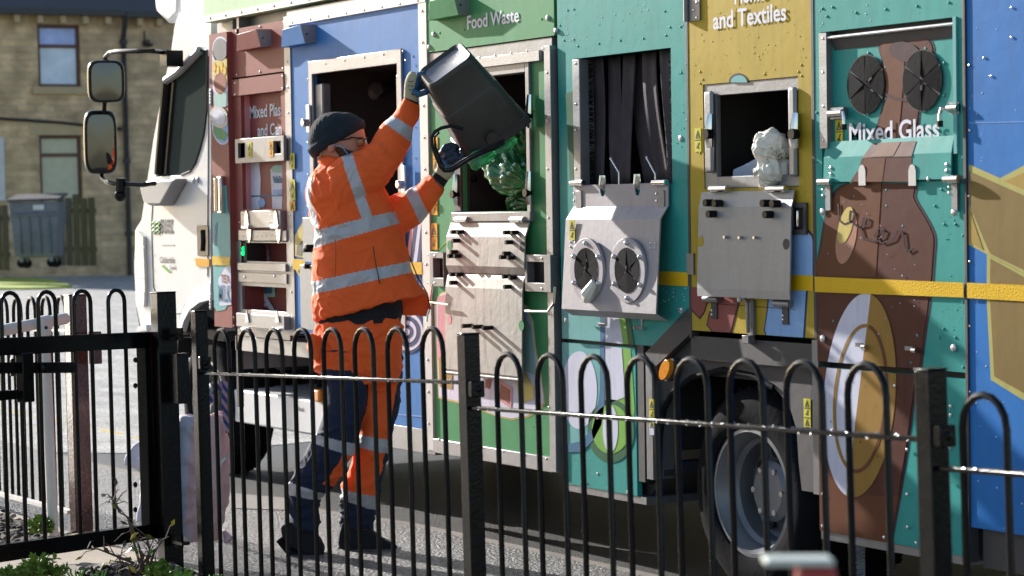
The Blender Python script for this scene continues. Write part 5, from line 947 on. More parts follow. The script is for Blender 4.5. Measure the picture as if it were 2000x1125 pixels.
for A, k in secs:
    L = 2.2 * 1.0 if k else 2.16; L = {0: (W(905, 747, 7.33) - A).length, 1: (W(1800, 858, 5.40) - A).length, 2: 2.1}[k]; d = FD
    e = {0: W(905, 747, 7.33), 1: W(1800, 858, 5.40), 2: A + FD * 2.1}[k]; d = (e - A).normalized(); b = MB(); b.cbar(A - d * .02, e + d * .01, .03, UP, 'railblack', .011); b.build('rail', FR, bevel=.002)
    b = MB(); b.cbar(A - d * .02 - UP * .9, e + d * .01 - UP * .9, .03, UP, 'railblack', .011); b.build('rail', FR)
    for i in range(8):
        hoop('hoop', FR, A + (e - A) * ((i + .78 - (.25 if k == 2 else 0)) / 8.58), d, .073, .166, .9)
    b = MB()   # rain drops hanging on the rail
    for i in range(90): p = A + (e - A) * R_.random(); b.dome(p - UP * .004 * R_.choice([-1.4, 1]) - FN * .015 * R_.choice([1, -1]), R_.uniform(.002, .004), 'chrome', (0, 0, 1), 6)
    tag(b.build('rain_drops', FR), kind='stuff')

# gate posts
g = W(322, 700, 9.62); gr = root('gate_post', g - UP * .85, 'tall square black hinge post the open gate hangs from', 'gate post', 'gate posts')
b = MB(); post(b, g, .08, (700 - 572) / 4700 * 9.62, .95); b.build('post', gr, bevel=.004)
for yy in (655, 1058):
    b = MB(); c = W(345, yy, 9.55); b.cbar(c - FD * .08, c + FD * .10, .035, UP, 'railblack', .012); b.cyl(c + FD * .03 - UP * .02, c + FD * .03 + UP * .03, .018, 'railblack', 8); b.build('hinge', gr)
b = MB(); b.obox(W(340, 690, 9.5) - FD * .02, FD * .05, FN * .05, -UP * .20, 'railblack'); b.build('hinge_plate', gr, bevel=.003)
g = W(150, 700, 10.5); g2 = root('gate_post', g - UP * .75, 'glossy red brown square latch post beyond the open gate', 'gate post', 'gate posts')
b = MB(); post(b, g, .078, (700 - 577) / 4700 * 10.5, .78, 'railrust'); b.build('post', g2, bevel=.004); b = MB(); q = W(172, 648, 10.4); b.obox(q, FD * .03, FN * .05, -UP * .14, 'railrust'); b.build('latch_keeper', g2, bevel=.003)

# the open gate
GR, GL = W(288, 648, 9.66), W(0, 658, 9.02); gd = (GL - GR); gd = (gd - UP * gd.dot(UP)).normalized(); H = (1052 - 648) / 4700 * 9.66; L = 1.05
gn = UP.cross(gd).normalized(); gate = root('metal_gate', GR - UP * H, 'black hoop topped steel gate standing open at the left', 'gate'); t = .05; hh = .064
def gb(o, a, b_, c, m='railblack'): return (o, a, b_, c, m)
b = MB(); b.obox(GR - gn * t / 2 + UP * .0, gd * L, gn * t, -UP * hh, 'railblack'); b.obox(GR - gn * t / 2 - UP * (H - .062), gd * L, gn * t, -UP * .062, 'railblack'); b.obox(GR - gn * t / 2 + UP * .0 - gd * .032, gd * .075, gn * t, -UP * H, 'railblack'); b.obox(GR - gn * t / 2 + gd * (L - .05), gd * .05, gn * t, -UP * H, 'railblack')
fr = b.build('frame', gate, bevel=.003)
for i in range(6):
    s = {0: (293 - 210), }.get(0) / 4700 * 9.4; cpos = GR + gd * (.17 + .187 * i) - UP * hh; h = hoop('hoop', gate, cpos, gd, .045, .235, H - hh - .06, .0085)
def gp_(x, y): # point on gate plane
    d = ray(x, y); return CAM + d * ((GR - CAM).dot(gn) / d.dot(gn))
b = MB(); a0, a1 = gp_(-40, 719) - gn * .05 * (1 if gn.dot(FWD) > 0 else -1), gp_(122, 718) - gn * .05 * (1 if gn.dot(FWD) > 0 else -1); b.cbar(a0, a1, .010, UP, 'railblack', .042); b.cyl(a1 - gn * .006, a1 + gn * .006, .021, 'railblack', 20); b.cyl(gp_(30, 700), gp_(30, 735) , .02, 'railblack'); q = gp_(15, 690) - gn * .04 * (1 if gn.dot(FWD) > 0 else -1); b.obox(q, -gd * .056, gn * .04, -UP * .185, 'railblack'); q = gp_(-40, 766); b.obox(q - gn * .03, -gd * .165, gn * .05, -UP * .036, 'railblack')
for x in (35, 60): q = gp_(x, 718); b.dome(q - gn * .06 * (1 if gn.dot(FWD) > 0 else -1), .014, 'railblack', -FWD)
b.build('slide_bolt', gate, bevel=.003)
for yy in (703, 753, 946, 995): b = MB(); q = gp_(268, yy); b.dome(q + gd * .01, .012, 'railblack', gd); b.build('weld_lug', gate)

# railing beyond the gateway
BK = root('metal_railing', W(40, 990, 11), 'black hoop topped railing beyond the gateway with a pale bottom rail', 'railing', 'hoop topped railings'); b0, b1 = W(140, 645, 10.55), W(-150, 645, 13.2); d = (b1 - b0); d = (d - UP * d.dot(UP)).normalized(); e = b0 + d * 2.9
b = MB(); b.cbar(b0, e, .03, UP, 'pvc', .011); b.build('rail', BK); b = MB(); lw = W(140, 1000, 10.55); b.cbar(lw, lw + d * 2.9, .04, UP, 'pvc', .014); b.build('rail', BK)
for i in range(10): hoop('hoop', BK, b0 + d * (.16 + .255 * i), d, .07, .15, (1000 - 645) / 4700 * 10.55, .0085)
# handrail
hr = root('handrail', W(105, 1040, 9.95), 'white painted pipe handrail behind the open gate', 'handrail'); b = MB(); b.tube([W(104, 1045, 9.95), W(87, 640, 9.95)], .022, 'pvc', 12); b.build('upright', hr); b = MB(); b.tube([W(-60, 656, 9.6), W(0, 646, 9.75), W(128, 622, 10.15)], .024, 'pvc', 12); b.build('rail', hr); b = MB(); b.tube([W(76, 633, 9.93), W(93, 629, 9.98)], .031, 'pvc', 12); b.tube([W(87, 655, 9.95), W(86, 630, 9.95)], .029, 'pvc', 12); b.dome(W(90, 640, 9.9), .008, 'ink', -FWD); b.build('coupling', hr)

# ------------------------------------------------------------------ woven sack left by the railing
def wr(v): return .009 * noise.noise(Vector((v.x * 14, v.y * 14, v.z * 4))) + .005 * noise.noise(v * 23) + .005 * max(0, .6 - abs(noise.noise(v * 8)) * 3)
sk = root('woven_sack', W(400, 1060, 9.75), 'pink and white woven recycling sack with striped handles behind the railing', 'sack')
b = MB(); B_ = FWD * .13
b.loft([(W(x0, y, 9.8), W(x1, y, 9.8), FWD * bb) for x0, x1, y, bb in ((352, 436, 812, .05), (350, 439, 818, .09), (342, 442, 860, .12), (335, 444, 920, .13), (332, 443, 960, .14), (336, 436, 1005, .13), (350, 424, 1038, .11), (362, 420, 1054, .09))], 'sack', 6, 64, lambda s, c, n_: 'sackw' if c < -.1 else None, 3.6); b.fuse('bag', sk, .006, 3, lambda v, n_: wr(v) * 2)
b = MB(); b.loft([(W(262, 868, 9.9), W(285, 855, 9.9), FWD * .01), (W(240, 905, 9.9), W(290, 900, 9.9), FWD * .015), (W(275, 925, 9.9), W(320, 930, 9.9), FWD * .02), (W(268, 985, 9.9), W(325, 990, 9.9), FWD * .03), (W(262, 1020, 9.9), W(330, 1025, 9.9), FWD * .03)], 'sackw', 5, 32, None, 2.4); b.fuse('flap', sk, .006, 3, lambda v, n_: wr(v) * 2)
for P, dz in ((((402, 815), (405, 790), (425, 760), (440, 745)), .0), (((446, 845), (441, 820), (438, 790), (440, 745)), -.02)):
    b = MB(); pts = [W(x, y, 9.7 + dz) for x, y in P]
    for i in range(3): b.cbar(pts[i], pts[i + 1], .022, FWD, 'strapr', .004)
    b.build('handle', sk)
b = MB(); q = W(430, 902, 9.62); b.obox(q, RGT * .02 + UP * .02, RGT * .006 - UP * .006, FWD * .003, 'letter'); b.build('label', sk)
b = MB(); b.tube([W(438, 1040, 9.75) , W(446, 1052, 9.72), W(440, 1060, 9.7)], [.01, .02, .006], 'sack'); b.build('corner_knot', sk)

# ------------------------------------------------------------------ plants at the gate
def twigplant():
    base = W(285, 1118, 9.0); r = root('bare_shrub', base, 'nearly bare thorny shrub with a few yellow leaves at the foot of the hinge post', 'shrub'); rr = random.Random(3); b = MB(); lv = MB()
    main = [((278, 1118), (262, 1060), (250, 1010), (232, 1000), (222, 975)), ((282, 1118), (272, 1070), (262, 1040), (256, 1020)), ((262, 1100), (225, 1085), (190, 1072), (162, 1073)), ((285, 1110), (292, 1075), (288, 1050), (280, 1042)), ((290, 1115), (300, 1080), (318, 1055), (330, 1048)), ((255, 1105), (235, 1098), (215, 1095)), ((295, 1118), (310, 1105), (322, 1112)), ((270, 1118), (245, 1110), (225, 1118)), ((235, 1000), (226, 985), (219, 970)), ((275, 1118), (283, 1095), (296, 1085))]
    for P in main:
        dz = rr.uniform(-.1, .1); pts = [W(x + rr.uniform(-1, 1), y, 9.0 + dz * i / 3) for i, (x, y) in enumerate(P)]; b.tube(pts, [.006 * (1 - .7 * i / (len(P) - 1)) for i in range(len(P))], 'twig', 5)
        for _ in range(7):
            i = rr.randrange(len(pts) - 1); a = pts[i].lerp(pts[i + 1], rr.random()); d = Vector((rr.gauss(0, 1), rr.gauss(0, 1), rr.gauss(.4, 1))).normalized() * rr.uniform(.03, .09); m = a + d * .6 + Vector((0, 0, .01)); b.tube([a, m, a + d], [.0025, .002, .001], 'twig', 4)
            if rr.random() < .4:
                u = d.normalized() * .018; w_ = u.orthogonal().normalized() * .009; lv.quad(a + d - u, a + d - w_, a + d + u, a + d + w_, rr.choice(['leafy', 'leaf', 'twig']))
    for x, y, s in ((260, 1047, .028), (259, 1112, .03), (201, 1104, .02), (214, 1096, .016), (268, 1085, .018)):
        q = W(x, y, 8.95); u = (UP + RGT * rr.uniform(-1, 1)).normalized() * s * .7; w_ = u.cross(FWD).normalized() * s * .28; lv.add([q - u, q - w_ + FWD * .004, q + u, q + w_ + FWD * .004, q - FWD * .004], [(0, 1, 4), (1, 2, 4), (2, 3, 4), (3, 0, 4)], 'leafy')
    b.build('twigs', r); lv.build('leaves', r, smooth=False)
twigplant()
def shrub(cx, cy, Z, wpx, hpx, n, label, name='small_shrub', ls=.011):
    base = W(cx, cy, Z); r = root(name, base, label, 'shrub'); rr = random.Random(int(cx)); st = MB(); lv = MB(); S = Z / 4700
    for i in range(46):
        a = rr.uniform(-1, 1); tip = base + RGT * a * wpx * S * rr.uniform(.5, 1) + UP * hpx * S * rr.uniform(.45, 1) * (1 - .55 * abs(a)) + FWD * rr.uniform(-.12, .12); mid = base.lerp(tip, .5) + UP * .02 + RGT * a * .02; pts = [base + RGT * a * .05, mid, tip]; st.tube(pts, [.003, .002, .001], 'twig', 4)
        for k in range(n):
            t = rr.uniform(.25, 1); p = pts[1].lerp(pts[2], (t - .5) * 2) if t > .5 else pts[0].lerp(pts[1], t * 2); d = Vector((rr.gauss(0, 1), rr.gauss(0, 1), rr.gauss(.3, 1))).normalized(); u = d * ls * rr.uniform(.7, 1.3); w_ = u.orthogonal().normalized() * ls * .5; p = p + d * ls; lv.quad(p - u, p - w_, p + u, p + w_, 'leaf')
    st.build('stems', r); lv.build('leaves', r, smooth=False)
shrub(80, 1140, 8.6, 62, 66, 26, 'bushy small leaved green shrub at the bottom left in front of the gate')
shrub(12, 1140, 8.6, 26, 26, 14, 'low green sprigs at the bottom left corner beside the bushy shrub', 'low_sprigs')
shrub(78, 1040, 9.9, 22, 28, 10, 'small green weed growing in the soil behind the gate', 'weed', .016)
shrub(310, 1130, 8.9, 26, 30, 14, 'low bluish green plant at the foot of the hinge post', 'low_plant')
def bulb(cx, cy, Z, n, hpx, label, name, wd=.011):
    base = W(cx, cy, Z); r = root(name, base, label, 'plant', 'grass tufts' if wd < .01 else None); rr = random.Random(int(cx)); b = MB(); S = Z / 4700
    for i in range(n):
        a = (i / max(1, n - 1) - .5) * 1.1 + rr.uniform(-.1, .1); h = hpx * S * rr.uniform(.75, 1.05); P = []
        for k in range(6): t = k / 5; P.append((base + RGT * (a * h * t * .75 + (i - n / 2) * .006) + UP * h * t * (1 - .15 * t) + FWD * .02 * rr.uniform(-1, 1) * t, wd * (1 - t) ** .5 * (.6 + t) + .0008))
        vs = []
        for p, w_ in P: vs += [p - RGT * w_, p + FWD * .002, p + RGT * w_]
        b.add(vs, [(3 * k + j, 3 * k + j + 1, 3 * k + j + 4, 3 * k + j + 3) for k in range(5) for j in (0, 1)], 'leafb')
    b.build('leaves', r)
bulb(350, 1150, 8.9, 6, 52, 'bright green bulb shoots at the foot of the railing end post', 'bulb_plant')
bulb(150, 1140, 8.7, 5, 40, 'thin grass tuft right of the bushy shrub', 'grass_tuft', .004); bulb(195, 1140, 8.7, 4, 36, 'thin grass tuft below the bare shrub branches', 'grass_tuft', .004); bulb(422, 1138, 8.9, 4, 24, 'tiny sprig at the foot of the first railing panel', 'grass_tuft', .004)
# out-of-focus post close to the camera
c = W(1600, 1112, 2.6); pr = root('painted_post', Vector((c.x, c.y, 0)), 'blurred red post with a pale flat cap close to the camera', 'post'); b = MB(); b.obox(W(1562, 1109, 2.6), RGT * .040, FWD * .05, Vector((0, 0, -W(1562, 1109, 2.6).z)), 'fred'); b.build('shaft', pr, bevel=.004); b = MB(); b.obox(W(1497, 1107, 2.6), RGT * .074, FWD * .055, UP * .0075, 'fpale'); b.build('cap', pr, bevel=.002)

# ================================================================== the worker
def rg(x0, y0, x1, y1, Z, b): return (W(x0, y0, Z), W(x1, y1, Z), FWD * b)
PM = root('person', Vector(gnd(690, 1086)), 'worker in orange hi-vis jacket and dark beanie tipping a black caddy into the lorry', 'person')
ZB = 10.15
def folds(k=1.0):
    def f(v, n):
        a = noise.noise(Vector((v.x * 6, v.y * 6, v.z * 11))); w_ = Vector((noise.noise(v * 5), 0, noise.noise(v * 5 + Vector((9, 2, 1))))) * .09; u = v + w_
        r1 = max(0, .34 - abs(noise.noise(Vector((u.x * 7 + u.z * 8, u.y * 8, u.z * 7 - u.x * 3))))); r2 = max(0, .3 - abs(noise.noise(Vector((u.x * 16 - u.z * 7, u.y * 14, u.z * 21 + u.x * 6 + 5))))); g_ = max(0, noise.noise(v * 3.1 + Vector((4, 4, 4))) + .35)
        return k * (.0035 * a + .020 * r1 + .022 * r2 * g_ + .0009 * noise.noise(v * 55) - .004)
    return f
# body: one continuous surface (head, neck, trunk, arms, hands follow as gloved hands, legs)
b = MB(); SK = 'skin'
b.loft([rg(625, 236, 660, 228, ZB, .04), rg(614, 258, 703, 240, ZB, .085), rg(614, 275, 712, 258, ZB, .09), rg(618, 290, 714, 277, ZB, .085), rg(625, 303, 712, 295, ZB, .075), rg(640, 318, 703, 313, ZB, .06), rg(655, 328, 690, 326, ZB, .04)], SK, 6, 40)
b.loft([rg(628, 290, 682, 300, ZB, .07), rg(625, 330, 690, 335, ZB, .075), rg(620, 360, 720, 360, ZB, .1)], SK, 5, 32)
b.loft([rg(640, 340, 715, 340, ZB, .1), rg(625, 400, 745, 390, ZB, .12), rg(625, 500, 775, 490, ZB, .12), rg(630, 600, 770, 595, ZB, .11), rg(630, 680, 772, 680, ZB, .12)], SK, 5, 32)
b.loft([rg(640, 660, 705, 660, ZB - .05, .07), rg(645, 780, 700, 780, ZB - .05, .07), rg(620, 860, 680, 870, ZB - .04, .055), rg(592, 960, 620, 970, ZB - .02, .035), rg(588, 1040, 608, 1040, ZB - .0, .03)], SK, 5, 24)
b.loft([rg(705, 660, 772, 660, ZB + .05, .07), rg(712, 780, 765, 780, ZB + .05, .07), rg(700, 880, 752, 885, ZB + .08, .055), rg(690, 980, 714, 985, ZB + .14, .03), rg(686, 1040, 708, 1040, ZB + .15, .03)], SK, 5, 24)
b.loft([rg(655, 345, 680, 400, ZB - .1, .06), rg(720, 300, 750, 345, ZB - .1, .055), rg(765, 240, 795, 262, ZB - .08, .045), rg(790, 195, 815, 203, ZB - .06, .03), rg(797, 165, 822, 170, ZB - .05, .026)], SK, 5, 20)
b.loft([rg(700, 385, 715, 430, ZB + .1, .055), rg(780, 395, 795, 440, ZB + .05, .05), rg(825, 372, 842, 395, ZB, .04), rg(849, 333, 872, 352, ZB - .03, .028), rg(862, 315, 886, 330, ZB - .05, .026)], SK, 5, 20)
nz = ZB - .01
b.loft([rg(706, 262, 712, 262, nz, .018), rg(703, 276, 717, 277, nz, .018), rg(704, 288, 722, 288, nz, .02), rg(706, 294, 714, 295, nz, .014)], SK, 4, 16)   # nose
b.loft([rg(640, 276, 652, 274, ZB - .085, .018), rg(638, 286, 655, 285, ZB - .09, .02), rg(642, 298, 652, 297, ZB - .085, .014)], SK, 4, 16)           # ear
b.loft([rg(698, 302, 716, 301, nz - .01, .025), rg(699, 307, 717, 307, nz - .01, .028), rg(700, 312, 713, 312, nz - .01, .022)], SK, 4, 12)       # lips
body = b.fuse('body', PM, .006, 3)
# head: eye, beard
b = MB(); b.dome(W(704, 273, ZB - .06), .012, 'letter', RGT - FWD, 10); b.dome(W(706, 273, ZB - .068), .006, 'ink', RGT - FWD, 8); b.build('eye', body)
b = MB(); b.loft([rg(642, 288, 672, 290, ZB, .093), rg(650, 300, 706, 300, ZB, .088), rg(655, 312, 712, 310, ZB, .078), rg(665, 326, 706, 324, ZB, .058), rg(675, 332, 695, 331, ZB, .03)], 'hair', 5, 36); b.fuse('beard', PM, .005, 2, lambda v, n: .004 * noise.noise(v * 90))
# jacket ---------------------------------------------------------------
def tors(s, c, sn):
    if 5 <= s < 6 or 8 <= s < 9: return 'reflect'
    if 1.9 < s < 5 and sn < .3 and -.985 < c < -.80: return 'reflect'
    if 3.2 < s < 5 and sn < 0 and .22 < c < .42: return 'reflect'
b = MB(); b.loft([rg(628, 316, 692, 322, ZB, .075), rg(613, 331, 715, 332, ZB, .12), rg(603, 352, 735, 345, ZB, .155), rg(597, 380, 750, 366, ZB, .17), rg(603, 415, 762, 392, ZB, .172), rg(613, 454, 772, 414, ZB, .17), rg(614, 486, 780, 438, ZB, .17), rg(610, 520, 793, 475, ZB, .17), rg(611, 551, 801, 511, ZB, .175), rg(611, 576, 808, 532, ZB, .18), rg(611, 602, 820, 556, ZB, .185), rg(614, 627, 834, 573, ZB, .185)], 'orange', 9, 96, tors, 2.25)
def nearA(s, c, sn):
    if 1.0 <= s < 2 or 5 <= s < 6: return 'reflect'
b.loft([rg(638, 330, 668, 432, ZB - .09, .10), rg(668, 306, 700, 403, ZB - .10, .098), rg(689, 300, 719, 386, ZB - .105, .095), rg(715, 287, 750, 362, ZB - .10, .088), rg(738, 258, 784, 318, ZB - .09, .08), rg(749, 240, 800, 277, ZB - .08, .072), rg(765, 226, 807, 252, ZB - .075, .066), rg(776, 207, 817, 227, ZB - .07, .055), rg(789, 190, 820, 203, ZB - .06, .042)], 'orange', 9, 56, nearA, 2.1)
def farA(s, c, sn):
    if 2.0 <= s < 3: return 'reflect'
b.loft([rg(728, 392, 738, 455, ZB + .09, .09), rg(765, 384, 784, 458, ZB + .06, .085), rg(791, 373, 821, 437, ZB + .03, .08), rg(813, 366, 836, 417, ZB + .01, .072), rg(828, 352, 856, 392, ZB - .01, .06), rg(842, 343, 867, 368, ZB - .025, .044)], 'orange', 9, 56, farA, 2.1)
b.loft([rg(618, 318, 688, 330, ZB, .10), rg(622, 306, 690, 322, ZB, .092), rg(634, 300, 684, 316, ZB, .08)], 'orange', 5, 48)
jk = b.fuse('jacket', PM, .0048, 3, folds(1.15))
# open front edge of the jacket and zip
b = MB(); b.prism_w = None
P = [(772, 560), (834, 571), (840, 604), (836, 617), (786, 617), (783, 596)]; vs = [W(x, y, ZB + .06 + .02 * (i % 2)) for i, (x, y) in enumerate(P)]; b.add(vs + [v + FWD * .02 for v in vs], [tuple(range(6)), tuple(range(6, 12))[::-1]] + [(i, (i + 1) % 6, 6 + (i + 1) % 6, 6 + i) for i in range(6)], 'orange'); b.fuse('jacket_front', jk, .004, 3, folds(.5))
b = MB(); b.tube([W(x, y, ZB + .04) for x, y in ((745, 372), (762, 400), (780, 450), (795, 490), (815, 540), (834, 572), (841, 604))], .0028, 'archgrey', 6); b.tube([W(838, 604, ZB + .03), W(834, 618, ZB + .03), W(833, 628, ZB + .03)], .005, 'chrome', 6); b.build('zip', jk)
b = MB(); b.tube([W(x, y, ZB - .183) for x, y in ((729, 481), (732, 505), (737, 530), (742, 555))], .0022, 'ink', 5); b.tube([W(x, y, ZB - .18) for x, y in ((655, 468), (656, 500), (655, 540))], .0016, 'toast', 5); b.build('pocket_seam', jk)
# dark top under the jacket, belt
b = MB(); b.loft([rg(622, 560, 780, 560, ZB, .14), rg(618, 600, 784, 590, ZB, .15), rg(618, 627, 786, 612, ZB, .152), rg(620, 638, 783, 626, ZB, .145)], 'blackcloth', 6, 64); b.fuse('top', PM, .006, 2, folds(.8))
# trousers
def leg(k):
    def f(s, c, sn):
        px_top = s
        return None
    return f
b = MB()
b.loft([rg(618, 632, 782, 619, ZB, .15), rg(613, 652, 785, 645, ZB, .16), rg(612, 690, 785, 688, ZB, .165), rg(617, 722, 784, 722, ZB, .155), rg(640, 745, 775, 748, ZB, .11)], 'orange', 8, 72)
def legN(s, c, sn):
    if s < 1: return 'orange'
    if 3 <= s < 4 or 6.0 <= s < 7: return 'reflect'
    if 4 <= s < 5.6 and c > .55: return 'orange'
    return 'navy'
def legF(s, c, sn):
    if 3 <= s < 4 or 6 <= s < 7: return 'reflect'
    if s < 6: return 'orange' if c < .80 else 'navy'
    return 'navy'
zn, zf = ZB - .05, ZB + .07
b.loft([rg(614, 680, 718, 690, zn, .12), rg(626, 721, 719, 722, zn, .11), rg(632, 790, 714, 795, zn, .10), rg(615, 845, 696, 866, zn, .095), rg(609, 862, 690, 890, zn, .09), rg(590, 905, 668, 925, zn + .01, .085), rg(565, 938, 634, 962, zn + .02, .08), rg(561, 962, 625, 975, zn + .03, .078), rg(564, 985, 622, 992, zn + .04, .072), rg(566, 1010, 622, 1012, zn + .05, .07), rg(568, 1032, 622, 1034, zn + .05, .068)], 'navy', 7, 56, legN, 2.2)
b.loft([rg(690, 680, 785, 688, zf, .11), rg(690, 730, 785, 735, zf, .11), rg(698, 800, 778, 800, zf, .10), rg(698, 846, 766, 858, zf, .09), rg(692, 868, 764, 886, zf, .09), rg(682, 915, 752, 925, zf + .02, .085), rg(669, 952, 742, 968, zf + .04, .08), rg(664, 972, 738, 996, zf + .06, .078), rg(664, 995, 733, 1010, zf + .07, .074), rg(666, 1030, 730, 1036, zf + .08, .07)], 'orange', 7, 56, legF, 2.2)
b.loft([rg(606, 655, 622, 655, zn - .05, .05), rg(602, 675, 628, 678, zn - .05, .065), rg(606, 700, 632, 705, zn - .05, .06)], 'orange', 5, 24)
tr = b.fuse('trousers', PM, .0048, 3, folds(1.5))
b = MB(); b.loft([rg(630, 627, 781, 614, ZB, .156), rg(630, 640, 782, 627, ZB, .158)], 'blackcloth', 2, 56, None, 2.25, False); b.build('belt', tr)
# boots
def boot(P, Z, name, hw=.048):
    b = MB(); pts = [W(x, y, Z) for x, y in P]; n = len(P)
    vs = [p - FWD * hw for p in pts] + [p + FWD * hw for p in pts]; tri = tessellate_polygon([[Vector((x, y, 0)) for x, y in P]]); b.add(vs, [tuple(t) for t in tri] + [tuple(q + n for q in t)[::-1] for t in tri] + [(i, (i + 1) % n, n + (i + 1) % n, n + i) for i in range(n)], 'blackcloth'); return b.fuse(name, PM, .0055, 9, lambda v, nn: .0015 * noise.noise(v * 40))
boot([(574, 1016), (612, 1018), (615, 1036), (626, 1052), (634, 1068), (633, 1081), (622, 1088), (592, 1080), (568, 1066), (552, 1047), (549, 1028), (560, 1020)], ZB - .0, 'boot', .042)
boot([(670, 1018), (720, 1020), (728, 1036), (746, 1050), (768, 1059), (777, 1070), (774, 1081), (716, 1080), (670, 1074), (661, 1062), (664, 1038)], ZB + .14, 'boot', .042)
b = MB(); b.tube([W(x, y, ZB - .0) for x, y in ((548, 1050), (568, 1076), (594, 1088), (622, 1094), (636, 1087))], [.02, .02, .018, .016, .012], 'rubber', 8, flat=2.4); b.fuse('sole', PM, .005, 2)
b = MB(); b.tube([W(x, y, ZB + .14) for x, y in ((660, 1072), (680, 1080), (720, 1086), (758, 1087), (776, 1084))], [.016, .016, .016, .015, .012], 'rubber', 8, flat=2.8); b.fuse('sole', PM, .005, 2)
# beanie
b = MB(); b.loft([rg(630, 224, 640, 221, ZB, .02), rg(614, 238, 660, 219, ZB, .065), rg(604, 258, 684, 221, ZB, .095), rg(602, 276, 700, 228, ZB, .108), rg(603, 291, 707, 233, ZB, .112), rg(600, 294, 711, 233, ZB, .117), rg(605, 302, 714, 246, ZB, .118), rg(611, 309, 711, 252, ZB, .112)], 'wool', 7, 80, None, 2.05); b.fuse('beanie', PM, .0045, 2, lambda v, n: .0022 * math.sin((v.x * .9 + v.z * .5) * 420) * .35 + .002 * noise.noise(v * 30))
b = MB(); q = W(703, 239, ZB - .03); b.dome(q + RGT * .008, .012, 'pink', RGT - FWD * .5, 8); b.build('badge', PM)
# glasses
b = MB(); c = W(703, 276, ZB - .075); b.loft([(c - UP * .018 - RGT * .01, c + UP * .016 - RGT * .01, FWD * .004), (c - UP * .02 + RGT * .01, c + UP * .018 + RGT * .012, FWD * .012), (c - UP * .012 + RGT * .024, c + UP * .014 + RGT * .026, FWD * .03)], 'amb', 4, 20); b.tube([W(684, 268, ZB - .1), W(706, 270, ZB - .085), W(718, 271, ZB - .04)], .003, 'black', 6); b.tube([W(650, 276, ZB - .1), W(686, 270, ZB - .098)], .003, 'black', 6); b.build('safety_glasses', PM)
b = MB(); b.tube([W(x, y, z) for x, y, z in ((652, 283, ZB - .1), (668, 286, ZB - .098), (682, 305, ZB - .09))], .0022, 'ltblue', 5); b.build('mask_strap', PM)
# gloves ---------------------------------------------------------------
def finger(b, P, r, m): b.tube(P, [r * k for k in ([1, 1.02, .95, .85, .5][:len(P)] if len(P) <= 5 else [1] * len(P))], m, 10)
# near (right) hand: cream back, blue palm and fingers curled round the rim of the base
b = MB(); z = ZB - .08
b.loft([rg(789, 191, 817, 201, z, .034), rg(789, 180, 818, 190, z, .032), rg(790, 165, 822, 172, z, .034), rg(794, 150, 826, 152, z, .036), rg(800, 140, 828, 143, z + .01, .028)], 'cream', 5, 32, lambda s, c, sn: 'gloveblue' if s > 1.4 and c > .2 else None, 2.6)
for i, (x, y, dz) in enumerate(((828, 146, -.045), (831, 154, -.02), (832, 162, .006), (830, 170, .03))):
    finger(b, [W(x - 14, y + 2, z + dz), W(x, y - 2, z + dz), W(x + 7, y + 3, z + dz + .002), W(x + 6, y + 10, z + dz + .004), W(x + 1, y + 14, z + dz + .006)], .0135, 'gloveblue')
finger(b, [W(806, 178, z - .035), W(820, 184, z - .05), W(832, 180, z - .05), W(838, 173, z - .045)], .0135, 'gloveblue')
b.fuse('glove', PM, .0028, 3, lambda v, n: .001 * noise.noise(v * 120))
# far (left) hand: holds the rim from below
b = MB(); z = ZB - .06
b.loft([rg(850, 336, 874, 353, z, .03), rg(853, 326, 885, 342, z, .032), rg(856, 306, 893, 318, z, .034), rg(862, 290, 897, 296, z, .034), rg(866, 282, 895, 286, z, .026)], 'cream', 5, 32, lambda s, c, sn: 'gloveblue' if s > 1.1 else None, 2.6)
for i, (x, y, dz) in enumerate(((874, 284, -.04), (870, 290, -.045), (876, 300, -.045), (884, 309, -.045))):
    finger(b, [W(x - 10, y + 12, z - .01), W(x - 4, y + 2, z + dz), W(x + 8, y - 2, z + dz - .004), W(x + 18, y + 2, z + dz), W(x + 22, y + 8, z + dz + .012)], .0125, 'glovedark')
finger(b, [W(888, 320, z - .03), W(900, 312, z - .045), W(906, 300, z - .045), W(904, 290, z - .04)], .0135, 'glovedark')
b.fuse('glove', PM, .0028, 3, lambda v, n: .001 * noise.noise(v * 120))
b = MB(); b.loft([rg(788, 194, 818, 205, ZB - .065, .036), rg(790, 183, 818, 196, ZB - .07, .036)], 'blackcloth', 2, 32); b.loft([rg(843, 343, 867, 366, ZB - .03, .04), rg(851, 331, 876, 352, ZB - .035, .033)], 'blackcloth', 3, 32); b.build('knit_cuff', PM)
# writing on the back of the near glove
b = MB()
for (x, y, w_) in ((797, 160, 7), (803, 160, 4), (796, 168, 5), (803, 169, 6), (799, 176, 5)): q = W(x, y, ZB - .119); b.obox(q, RGT * w_ * .002, UP * .0035, FWD * .002, 'gloveblue')
b.build('glove_print', PM)

# ================================================================== the caddy being emptied
ZC = 10.02
bc = root('food_caddy', W(930, 200, ZC), 'dark grey plastic food caddy held upside down with its handle swung out', 'caddy')
def ax(p, q): return (p - q)
# axes: wide axis runs across the picture (A), depth axis (D), length axis from base to rim (E)
E_ = (W(968, 262, ZC - .1) - W(868, 128, ZC)).normalized()
A_ = (W(905, 100, ZC) - W(828, 150, ZC)); A_ = (A_ - E_ * A_.dot(E_)).normalized(); D_ = A_.cross(E_).normalized()
if D_.dot(FWD) < 0: D_ = -D_
